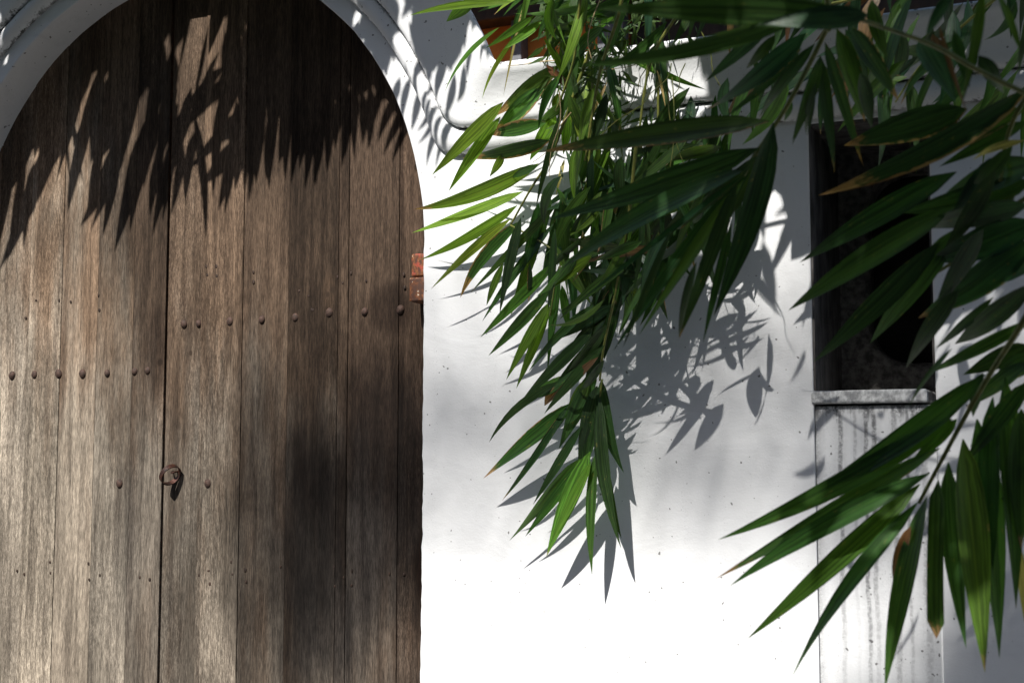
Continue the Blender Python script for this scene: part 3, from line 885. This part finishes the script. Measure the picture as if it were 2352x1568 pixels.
# --- the fan at the bottom corner
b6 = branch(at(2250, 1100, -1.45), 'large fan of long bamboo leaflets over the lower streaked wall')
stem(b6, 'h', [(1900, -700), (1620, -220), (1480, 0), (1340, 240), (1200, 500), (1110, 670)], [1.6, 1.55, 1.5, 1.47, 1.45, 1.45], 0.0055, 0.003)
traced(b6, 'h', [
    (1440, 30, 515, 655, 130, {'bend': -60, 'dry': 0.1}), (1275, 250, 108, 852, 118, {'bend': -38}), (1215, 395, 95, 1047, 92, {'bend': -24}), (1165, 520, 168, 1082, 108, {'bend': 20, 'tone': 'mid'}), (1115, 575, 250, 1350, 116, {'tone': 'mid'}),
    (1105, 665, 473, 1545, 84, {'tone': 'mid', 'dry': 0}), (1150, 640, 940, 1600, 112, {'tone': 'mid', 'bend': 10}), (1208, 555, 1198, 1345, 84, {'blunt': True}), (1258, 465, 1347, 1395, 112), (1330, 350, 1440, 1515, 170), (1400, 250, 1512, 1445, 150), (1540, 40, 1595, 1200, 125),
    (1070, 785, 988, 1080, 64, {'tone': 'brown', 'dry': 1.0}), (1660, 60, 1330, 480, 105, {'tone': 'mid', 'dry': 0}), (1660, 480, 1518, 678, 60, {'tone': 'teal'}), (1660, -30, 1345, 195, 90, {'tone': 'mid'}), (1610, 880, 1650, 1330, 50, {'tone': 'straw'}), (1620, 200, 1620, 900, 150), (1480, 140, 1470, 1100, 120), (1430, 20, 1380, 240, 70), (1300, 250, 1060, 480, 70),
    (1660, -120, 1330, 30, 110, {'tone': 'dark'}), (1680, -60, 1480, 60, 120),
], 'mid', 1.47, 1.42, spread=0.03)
stem(b6, 'h', [(990, 1060), (965, 1250), (950, 1420)], [1.44, 1.43, 1.42], 0.0016, 0.0008, M_STRAW, 'dry_stalk', 5)

# --- filling leaves deeper in the thicket between the sprays
b7 = branch(at(1480, 60, -0.4), 'dense thicket of mixed bamboo leaves over the wall coping')
stem(b7, 'a', [(1500, -700), (1450, 0), (1300, 500), (1200, 1100)], [0.6, 0.5, 0.42, 0.36], 0.007, 0.003)
stem(b7, 'a', [(2200, -500), (1900, 0), (1650, 420), (1560, 1000)], [0.6, 0.5, 0.45, 0.4], 0.006, 0.003)
stem(b7, 'a', [(1240, -500), (1160, 60), (1120, 420), (1000, 760)], [0.5, 0.42, 0.36, 0.3], 0.005, 0.003)
thick = [(1190, 0), (1240, 150), (1280, 260), (1250, 420), (1290, 640), (1400, 700), (1560, 660), (1650, 520), (1700, 330), (1640, 250), (1440, 330), (1420, 160), (1560, 90), (1500, 0)]
gaps = [[(1440, 140), (1640, 105), (1640, 130), (1540, 170), (1440, 230)], [(1060, 390), (1200, 380), (1190, 470), (1040, 470)], [(1360, 260), (1420, 200), (1470, 220), (1400, 300), (1360, 320)]]
n = 0
while n < 170:
    u, v = R.uniform(1180, 1720), R.uniform(-60, 700)
    if not inside(u, max(v, 1), thick) or any(inside(u, v, g_) for g_ in gaps):
        continue
    an = math.radians(R.gauss(118, 32))
    L_ = R.uniform(110, 250) * (0.9 if v < 260 else 1.0)
    u1, v1 = u + L_ * math.cos(an), v + L_ * math.sin(an)
    if any(inside(u1, v1, g_) for g_ in gaps) or (u1 < 1230 and v1 > 120) or v1 > 760:
        continue
    d = R.uniform(0.16, 0.42)
    p0, p1 = at(u, v, -d), at(u1, v1, -max(0.08, d - R.uniform(0.0, 0.12)))
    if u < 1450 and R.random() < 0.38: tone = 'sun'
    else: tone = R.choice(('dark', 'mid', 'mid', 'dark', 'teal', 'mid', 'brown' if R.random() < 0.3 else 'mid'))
    leaf(b7, p0, p1, R.uniform(0.016, 0.034), tone, CAM, bow=R.uniform(-0.02, 0.02), roll=R.uniform(-0.9, 0.9), seg=8)
    n += 1

# --- fine dry tangle of twigs and shoots at the top of the thicket: too small to pick apart
verts, faces, uvs = [], [], []
TR = random.Random(21)
for k in range(650):
    u = TR.gauss(1400, 90)
    v = TR.gauss(120, 120)
    if u < 1235 + 0.1 * abs(v) or u > 1640 or v > 460 or (u > 1440 and 100 < v < 230):
        continue
    d = TR.uniform(0.15, 0.32)
    p = at(u, v, -d)
    ln = TR.uniform(0.02, 0.085)
    an = math.radians(TR.gauss(245, 45))
    ax = Vector((math.cos(an), TR.uniform(-0.5, 0.5), math.sin(an))).normalized() * ln
    sd = ax.cross(Vector((TR.uniform(-1, 1), -1, TR.uniform(-1, 1)))).normalized() * (ln * TR.uniform(0.035, 0.13))
    b0 = len(verts)
    verts += [p, p + ax * 0.4 + sd, p + ax, p + ax * 0.4 - sd]
    faces.append((b0, b0 + 1, b0 + 2, b0 + 3))
me = mesh_py('shoot_tangle', verts, faces)
ul = me.uv_layers.new(name='leaf')
quad = [(0.5, 0), (1, .4), (.5, 1), (0, .4)]
for lo in me.loops:
    ul.data[lo.index].uv = quad[lo.vertex_index % 4]
o = link('shoot_tangle', me, M_LEAF, b7)
o['kind'] = 'stuff'
o.color = (0.045, 0.085, 0.02, 0.3)
for k in range(13):
    u0, v0 = TR.uniform(1260, 1620), TR.uniform(-20, 260)
    if u0 > 1430 and v0 < 60: v0 += 110
    an = math.radians(TR.gauss(110, 28)); ln = TR.uniform(90, 240)
    d = TR.uniform(0.25, 0.6)
    pts = [at(u0 + ln * t * math.cos(an) + TR.uniform(-10, 10), v0 + ln * t * math.sin(an), -d) for t in (0, 0.35, 0.7, 1.0)]
    link('twig', tube_mesh('twig', smooth_path(pts, 3), [0.0016, 0.0016, 0.0015, 0.0014, 0.0013, 0.0012, 0.0011, 0.001, 0.0009, 0.0008], 5), TR.choice((M_STRAW, M_STEM, M_STEM)), b7)

# more of the thicket trailing along the coping towards the edge of the frame
b9 = branch(at(2050, -60, -0.9), 'narrow shaded bamboo leaves trailing along the coping above the niche')
stem(b9, 'c', [(1600, -500), (900, -120), (200, 60), (-400, 160)], [1.0, 0.95, 0.9, 0.8], 0.005, 0.0025)
stem(b9, 'c', [(1900, -300), (1400, 60), (1000, 420), (800, 700)], [1.0, 0.9, 0.85, 0.8], 0.004, 0.002)
n = 0
while n < 85:
    u, v = R.uniform(1490, 2420), R.uniform(-120, 190)
    if 1440 < u < 1660 and v > 40: continue
    an = math.radians(R.gauss(112, 24))
    L_ = R.uniform(110, 250)
    if u + L_ * math.cos(an) < 1655 and v + L_ * math.sin(an) > 110: continue
    d = R.uniform(0.35, 1.15)
    leaf(b9, at(u, v, -d), at(u + L_ * math.cos(an), v + L_ * math.sin(an), -(d - R.uniform(-0.03, 0.1))), R.uniform(0.016, 0.034), R.choice(('dark', 'mid', 'dark', 'teal', 'mid', 'brown' if R.random() < 0.4 else 'mid')), CAM, bow=R.uniform(-0.02, 0.02), roll=R.uniform(-0.9, 0.9), seg=8)
    n += 1

# a second depth of the thicket, close to the wall
b8 = branch(at(1500, 380, -0.2), 'shaded inner bamboo leaves hanging close to the wall behind the broad leaves')
stem(b8, 'd', [(1250, -700), (1230, -200), (1180, 300), (1150, 700)], [0.3, 0.25, 0.2, 0.16], 0.004, 0.002)
stem(b8, 'd', [(1700, -700), (1690, -200), (1620, 200), (1560, 560)], [0.3, 0.25, 0.2, 0.16], 0.004, 0.002)
inner = [(1240, 330), (1300, 620), (1360, 760), (1480, 700), (1560, 600), (1640, 520), (1700, 400), (1690, 270), (1500, 300), (1440, 360)]
n = 0
while n < 75:
    u, v = R.uniform(1240, 1700), R.uniform(200, 640)
    an = math.radians(R.gauss(105, 20))
    L_ = R.uniform(130, 240)
    if not inside(u + 0.6 * L_ * math.cos(an), v + 0.6 * L_ * math.sin(an), inner):
        continue
    d = R.uniform(0.10, 0.34)
    leaf(b8, at(u, v, -d), at(u + L_ * math.cos(an), v + L_ * math.sin(an), -max(0.05, d - R.uniform(-0.02, 0.08))), R.uniform(0.018, 0.038), R.choice(('dark', 'mid', 'mid', 'teal', 'mid')), CAM, bow=R.uniform(-0.02, 0.02), roll=R.uniform(-0.8, 0.8), seg=8)
    n += 1

# ------------------------------------------------------------------ boughs overhead, above the frame, whose shade falls on gate and wall
def cast(u, v, y_t, d):
    """The place from which a leaf shades the spot of the plane y_t seen at (u, v), d metres nearer the viewer."""
    return at(u, v, y_t) - LIGHT * (d / LIGHT.y)


def hidden(p):
    u, v, z = seen(p)
    return z < 0.1 or u < -30 or u > 2400 or v < -25 or v > 1600


def shade(parent, u0, v0, u1, v1, wpx, y_t, d, tone='mid'):
    p0, p1 = cast(u0, v0, y_t, d), cast(u1, v1, y_t, d - 0.02)
    if not (hidden(p0) and hidden(p1) and hidden((p0 + p1) / 2)):
        return False
    dep = seen(at((u0 + u1) / 2, (v0 + v1) / 2, y_t))[2]
    leaf(parent, p0, p1, wpx * dep / PX_F, tone, None, bow=R.uniform(-0.012, 0.012), roll=R.uniform(-0.35, 0.35), arch=R.uniform(0, 0.05), seg=7)
    return True


o1 = branch(cast(420, 100, DOOR_Y, 0.9), 'leafy bamboo bough overhanging the gate, known by its shadow on the boards')
tips = [(105, 380, -5, 628, 46), (75, 430, 15, 600, 30), (70, 440, 54, 578, 24), (60, 330, 0, 470, 40), (130, 330, 40, 470, 40), (150, 200, 60, 360, 40), (195, 330, 155, 492, 32), (250, 370, 183, 522, 36), (262, 400, 208, 530, 26),
        (305, 400, 262, 582, 38), (330, 400, 298, 538, 26), (345, 330, 300, 470, 34), (395, 370, 350, 545, 32), (385, 380, 372, 510, 20), (455, 360, 473, 556, 24), (475, 200, 395, 290, 24), (500, 215, 385, 330, 26), (510, 300, 430, 390, 24), (520, 360, 462, 430, 34), (555, 320, 502, 488, 40),
        (560, 340, 540, 440, 28), (600, 290, 588, 425, 30), (625, 290, 612, 420, 26), (660, 250, 640, 380, 36), (700, 260, 688, 395, 36), (735, 300, 720, 435, 26), (745, 260, 738, 350, 24), (790, 220, 770, 350, 28), (805, 250, 795, 360, 22), (830, 250, 832, 335, 24), (870, 230, 845, 320, 20), (905, 250, 868, 330, 22), (925, 270, 880, 360, 20), (930, 300, 900, 375, 16),
        (120, 250, 90, 440, 40), (215, 220, 165, 400, 26), (230, 260, 222, 440, 40), (300, 250, 250, 460, 44), (350, 250, 330, 440, 34), (420, 280, 380, 440, 30), (170, 280, 128, 430, 18), (140, 270, 160, 420, 14), (170, 300, 190, 420, 14)]
for t_ in tips:
    u0_, v0_, u1_, v1_, w_ = t_
    shade(o1, u1_ + (u0_ - u1_) * 1.5, v1_ + (v0_ - v1_) * 1.5, u1_, v1_, w_ * 1.08, DOOR_Y, R.uniform(0.75, 1.0))
lit = [[(440, 0), (490, 0), (464, 140), (510, 75), (506, 140), (496, 200), (468, 300), (460, 240), (408, 235), (404, 180), (422, 100)], [(234, 95), (250, 95), (246, 200), (234, 185)], [(210, 165), (214, 250), (180, 285), (176, 250)], [(333, 200), (340, 205), (280, 392), (262, 395)],
       [(138, 275), (160, 330), (172, 380), (150, 480), (105, 450), (112, 330)], [(530, 35), (552, 40), (540, 105), (525, 105)], [(536, 160), (548, 165), (530, 205), (522, 200)], [(375, 100), (388, 110), (372, 280), (362, 270)], [(805, 195), (815, 195), (808, 220), (798, 220)], [(780, 240), (790, 240), (785, 275), (778, 275)],
       [(600, 260), (616, 270), (604, 320), (596, 310)], [(20, 330), (52, 300), (45, 350), (20, 372)], [(66, 260), (80, 250), (70, 290), (60, 285)], [(610, 330), (640, 340), (625, 420), (600, 420)]]
mass = [(-60, -60), (900, -60), (900, 150), (930, 250), (850, 240), (760, 270), (690, 290), (600, 320), (540, 330), (470, 330), (400, 380), (330, 420), (260, 410), (200, 380), (140, 350), (100, 380), (-20, 500), (-60, 480)]
tips2 = [(520, 200, 490, 460, 30), (545, 230, 515, 500, 30), (575, 220, 560, 445, 26), (590, 210, 570, 470, 28), (640, 210, 618, 440, 30), (665, 230, 655, 420, 24), (685, 200, 668, 430, 30), (715, 220, 700, 440, 28), (745, 200, 728, 430, 26), (765, 210, 752, 400, 28), (800, 200, 785, 390, 26), (820, 200, 815, 370, 22), (850, 190, 845, 350, 24),
         (450, 300, 425, 470, 28), (420, 320, 390, 500, 26), (375, 320, 345, 500, 30), (330, 300, 280, 540, 34), (280, 320, 235, 545, 30), (235, 320, 200, 500, 26), (60, 360, 20, 560, 28), (30, 380, -10, 600, 34), (10, 330, -40, 560, 40), (100, 330, 75, 500, 22)]
for t_ in tips2:
    shade(o1, *t_, DOOR_Y, R.uniform(0.7, 0.95))
for t_ in [(535, -90, 480, 130, 46), (560, -70, 520, 90, 42), (580, -60, 540, 100, 44), (452, -60, 408, 175, 13), (520, -40, 500, 40, 30), (480, 60, 440, 260, 12), (505, 120, 420, 330, 16), (425, -80, 400, 60, 26)]:
    shade(o1, *t_, DOOR_Y, R.uniform(0.7, 0.95))
o6 = branch(cast(420, 40, DOOR_Y, 1.2), 'higher bamboo bough over the gate arch, known by the black shade it throws')
for bough, many, dlo, dhi in ((o1, 220, 0.7, 1.1), (o6, 280, 0.8, 1.35)):
    n = tries = 0
    while n < many and tries < 14000:
        tries += 1
        u, v = R.uniform(-80, 930), R.uniform(-200, 400)
        an = math.radians(R.gauss(106, 13))
        L_ = R.uniform(110, 230)
        ok = True
        for t in (0.15, 0.35, 0.55, 0.75, 0.97):
            uu, vv = u + L_ * t * math.cos(an), v + L_ * t * math.sin(an)
            if vv > 0 and (not inside(uu, vv, mass) or any(inside(uu + q, vv, g_) for g_ in lit for q in (-5, 0, 5))):
                ok = False
                break
        if ok and shade(bough, u, v, u + L_ * math.cos(an), v + L_ * math.sin(an), R.uniform(26, 48), DOOR_Y, R.uniform(dlo, dhi), R.choice(('mid', 'dark', 'sun'))):
            n += 1

o8 = branch(cast(420, -60, DOOR_Y, 1.5), 'topmost bamboo bough over the gate arch, closing the gaps in its shade')
crown = [(-60, -120), (900, -120), (900, 150), (900, 225), (760, 245), (640, 275), (560, 270), (500, 260), (470, 290), (400, 300), (330, 330), (260, 330), (200, 300), (150, 260), (60, 330), (-60, 430)]
n = tries = 0
while n < 290 and tries < 16000:
    tries += 1
    u, v = R.uniform(-90, 920), R.uniform(-220, 330)
    an = math.radians(R.gauss(106, 12))
    L_ = R.uniform(90, 190)
    pts_ = [(u + L_ * t * math.cos(an), v + L_ * t * math.sin(an)) for t in (0.1, 0.3, 0.5, 0.7, 0.95)]
    if all(inside(uu, vv, crown) and not any(inside(uu + q, vv, lit[i_]) for i_ in (0, 1, 2, 3, 7) for q in (-4, 4)) for uu, vv in pts_ if vv > -100):
        if shade(o8, u, v, u + L_ * math.cos(an), v + L_ * math.sin(an), R.uniform(26, 46), DOOR_Y, R.uniform(0.9, 1.5), 'dark'):
            n += 1

o2 = branch(cast(1000, 40, 0.0, 0.9), 'leafy bamboo bough above the arch shoulder, known by its dappled shadow')
tips = [(900, 130, 872, 215, 22), (925, 130, 905, 240, 20), (950, 150, 925, 260, 22), (980, 190, 935, 260, 14), (985, 210, 935, 290, 14), (1000, 220, 960, 345, 18), (1010, 240, 980, 350, 14), (1030, 250, 1000, 340, 20), (1050, 180, 1020, 270, 22), (1075, 170, 1050, 240, 20), (1000, 120, 980, 210, 18), (960, 90, 940, 190, 20), (1100, 150, 1085, 200, 14), (1150, 150, 1120, 190, 12), (1170, 150, 1180, 185, 10), (870, 40, 850, 130, 26), (1030, 150, 1000, 230, 24)]
for t_ in tips:
    shade(o2, *t_, -0.05, R.uniform(0.8, 1.0))
lit2 = [[(905, 20), (930, 15), (945, 70), (915, 80)], [(925, 95), (945, 90), (935, 130), (915, 130)], [(975, 60), (990, 60), (985, 95), (975, 95)], [(1075, 50), (1095, 50), (1095, 65), (1075, 65)], [(1030, 62), (1045, 62), (1045, 74), (1030, 74)], [(1078, 95), (1092, 95), (1092, 112), (1078, 112)], [(0, 30), (35, 10), (28, 90), (0, 130)], [(85, 50), (108, 48), (95, 85), (82, 80)], [(0, 120), (40, 110), (30, 160), (0, 190)]]
mass2 = [(-80, -80), (1230, -80), (1160, 130), (1110, 130), (1060, 190), (1000, 190), (960, 170), (880, 160), (780, 60), (700, -5), (380, -5), (200, 20), (100, 110), (40, 130), (-80, 180)]
n = tries = 0
while n < 210 and tries < 9000:
    tries += 1
    u, v = (R.uniform(860, 1230) if R.random() < 0.6 else R.uniform(-80, 1230)), R.uniform(-130, 150)
    if 330 < u < 720 and R.random() < 0.7: continue
    an = math.radians(R.gauss(105, 20))
    L_ = R.uniform(80, 170)
    ok = True
    for t in (0.2, 0.5, 0.75, 0.97):
        uu, vv = u + L_ * t * math.cos(an), v + L_ * t * math.sin(an)
        if vv > 0 and (not inside(uu, vv, mass2) or any(inside(uu + q, vv, g_) for g_ in lit2 for q in (-8, 0, 8))):
            ok = False
            break
    if ok and shade(o2, u, v, u + L_ * math.cos(an), v + L_ * math.sin(an), R.uniform(22, 36), -0.05, R.uniform(0.8, 1.2), R.choice(('mid', 'dark'))):
        n += 1

n = tries = 0
while n < 45 and tries < 2000:
    tries += 1
    u, v = R.uniform(960, 1150), R.uniform(-150, 20)
    an = math.radians(R.gauss(102, 14))
    L_ = R.uniform(90, 150)
    if any(inside(u + L_ * t * math.cos(an) + q, v + L_ * t * math.sin(an), g_) for g_ in lit2 for t in (0.3, 0.6, 0.9) for q in (-6, 6)): continue
    if shade(o2, u, v, u + L_ * math.cos(an), v + L_ * math.sin(an), R.uniform(26, 38), -0.1, R.uniform(0.8, 1.2), 'dark'):
        n += 1

o3 = branch(cast(2000, 100, 0.0, 1.3), 'leafy bamboo bough over the niche, known by the deep shade under it')
mass3 = [(1640, -200), (2560, -200), (2560, 800), (2200, 760), (1980, 660), (1880, 600), (1790, 590), (1730, 520), (1680, 400), (1650, 200)]
tips = [(1840, 300, 1722, 640, 36), (1890, 330, 1760, 650, 34), (1930, 380, 1830, 690, 34), (1800, 280, 1735, 420, 30), (1960, 420, 1880, 640, 30), (2000, 500, 1960, 700, 34), (2150, 500, 2080, 700, 34), (2250, 480, 2200, 680, 36), (2350, 480, 2290, 690, 36), (2430, 480, 2340, 700, 36)]
for t_ in tips:
    shade(o3, *t_, 0.0, R.uniform(0.5, 0.7))
n = tries = 0
while n < 285 and tries < 12000:
    tries += 1
    u, v = R.uniform(1620, 2560), R.uniform(-260, 680)
    an = math.radians(R.gauss(112, 20))
    L_ = R.uniform(140, 280)
    if all(inside(u + L_ * t * math.cos(an), v + L_ * t * math.sin(an), mass3) for t in (0.1, 0.5, 0.95)):
        if shade(o3, u, v, u + L_ * math.cos(an), v + L_ * math.sin(an), R.uniform(44, 68), 0.0, R.uniform(0.6, 1.2), R.choice(('mid', 'dark'))):
            n += 1

o7 = branch(cast(2100, -200, 0.0, 1.5), 'highest bamboo bough over the coping, added to deepen the shade beneath it')
n = tries = 0  # extra leaves added high up to block sky light
while n < 220 and tries < 3000:
    tries += 1
    u, v = R.uniform(1650, 2800), R.uniform(-700, 300)
    an = math.radians(R.gauss(112, 25))
    L_ = R.uniform(200, 330)
    if shade(o7, u, v, u + L_ * math.cos(an), v + L_ * math.sin(an), R.uniform(60, 90), 0.0, R.uniform(0.45, 1.6), 'dark'):
        n += 1

o5 = branch(cast(1420, 60, -0.4, 0.9), 'leafy bamboo bough over the thicket, known by the shade in its heart')
n = tries = 0
while n < 22 and tries < 5000:
    tries += 1
    u, v = R.uniform(1230, 1640), R.uniform(-200, 120)
    an = math.radians(R.gauss(108, 22))
    L_ = R.uniform(110, 230)
    if u + L_ * math.cos(an) < 1225 or (u < 1320 and v > 150): continue
    if shade(o5, u, v, u + L_ * math.cos(an), v + L_ * math.sin(an), R.uniform(28, 50), -0.45, R.uniform(0.5, 0.9), R.choice(('mid', 'dark'))):
        n += 1

o4 = branch(cast(2000, 500, -1.4, 1.0), 'leafy bamboo bough nearest overhead, shading the foreground branches')
n = tries = 0
while n < 290 and tries < 9000:
    tries += 1
    u, v = R.uniform(1230, 2600), R.uniform(-120, 1250)
    an = math.radians(R.gauss(115, 25))
    L_ = R.uniform(180, 380)
    if v > 700 and u < 1900: continue
    if v > 800 and R.random() < 0.45: continue
    if shade(o4, u, v, u + L_ * math.cos(an), v + L_ * math.sin(an), R.uniform(50, 85), -1.6, R.uniform(0.8, 1.3), R.choice(('mid', 'dark'))):
        n += 1

# ------------------------------------------------------------------ the bamboo clump these boughs spring from, standing beyond the frame
clump = empty('bamboo_clump', (0.95, -1.1, 0.0), 'clump of tall green bamboo culms rooted beyond the niche', 'bamboo clump')
tops = [o1.location, o2.location, o3.location, o4.location, o6.location, o8.location]
for i, tp in enumerate(tops):
    x, y = 0.95 + 0.22 * math.cos(i * 1.05), -1.1 + 0.3 * math.sin(i * 1.05)
    P = smooth_path([(x, y, 0), (x + 0.03, y, 1.5), (x + 0.02, y - 0.02, 3.0), (x + (tp.x - x) * 0.25, y + (tp.y - y) * 0.3, max(4.2, tp.z + 0.6)), (x + (tp.x - x) * 0.65, y + (tp.y - y) * 0.7, tp.z + 0.75), (tp.x, tp.y, tp.z + 0.25)], 12)
    rad = [lerp(0.026, 0.007, k / (len(P) - 1)) * (1.12 if k % 5 == 0 else 1.0) for k in range(len(P))]
    link('culm', tube_mesh('culm', P, rad, 10), M_CULM, clump, smooth=True)

# ------------------------------------------------------------------ tall palm far behind the viewer, casting the soft shade on the lower wall
D_PALM = 24.0
pc = Vector((0.45, 0.0, 1.58)) - LIGHT * D_PALM
palm = empty('coconut_palm', (pc.x, pc.y - 0.6, 0.0), 'tall coconut palm far behind the viewer, known by soft shade on the wall', 'palm tree')
link('trunk', tube_mesh('trunk', smooth_path([(pc.x, pc.y - 0.6, 0), (pc.x + 0.2, pc.y - 0.5, pc.z * 0.5), (pc.x, pc.y, pc.z)], 10), [0.2 - 0.004 * k for k in range(21)], 12), M_BARK, palm, smooth=True)
PR = random.Random(5)
for (az, ln) in ((167, 3.3), (174, 3.2), (205, 1.3), (225, 1.4), (250, 2.5), (285, 2.5), (320, 2.6), (0, 2.8), (30, 2.7), (62, 2.5), (95, 2.4)):
    a = math.radians(az)
    d0 = Vector((math.cos(a), 0.0 if az < 200 and az > 150 else PR.uniform(-0.4, 0.4), math.sin(a)))
    pts = [pc + d0 * (ln * t) + Vector((0, 0, -0.16 * t * t * ln)) for t in [k / 40 for k in range(41)]]
    verts, faces = [], []
    for k in range(3, 41):
        for sgn in (-1, 1):
            t = k / 40
            ax = (Vector((PR.uniform(-0.4, 0.4), 0, -1 + PR.uniform(-0.5, 0.5))) * 0.55 + d0 * 0.5 + d0.cross(Vector((0, -1, 0.2))).normalized() * (0.85 * sgn)).normalized() * (0.62 * (1 - 0.45 * t) * PR.uniform(0.8, 1.1))
            sd = ax.cross(LIGHT).normalized() * 0.023
            b0 = len(verts)
            verts += [pts[k], pts[k] + ax * 0.45 + sd, pts[k] + ax, pts[k] + ax * 0.45 - sd]
            faces.append((b0, b0 + 1, b0 + 2, b0 + 3))
    fr = link('frond', tube_mesh('frond', pts, [0.03 - 0.0006 * k for k in range(41)], 6), M_STEM, palm)
    lf = link('leaflets', mesh_py('leaflets', verts, faces), M_CULM, fr)
    lf['kind'] = 'stuff'
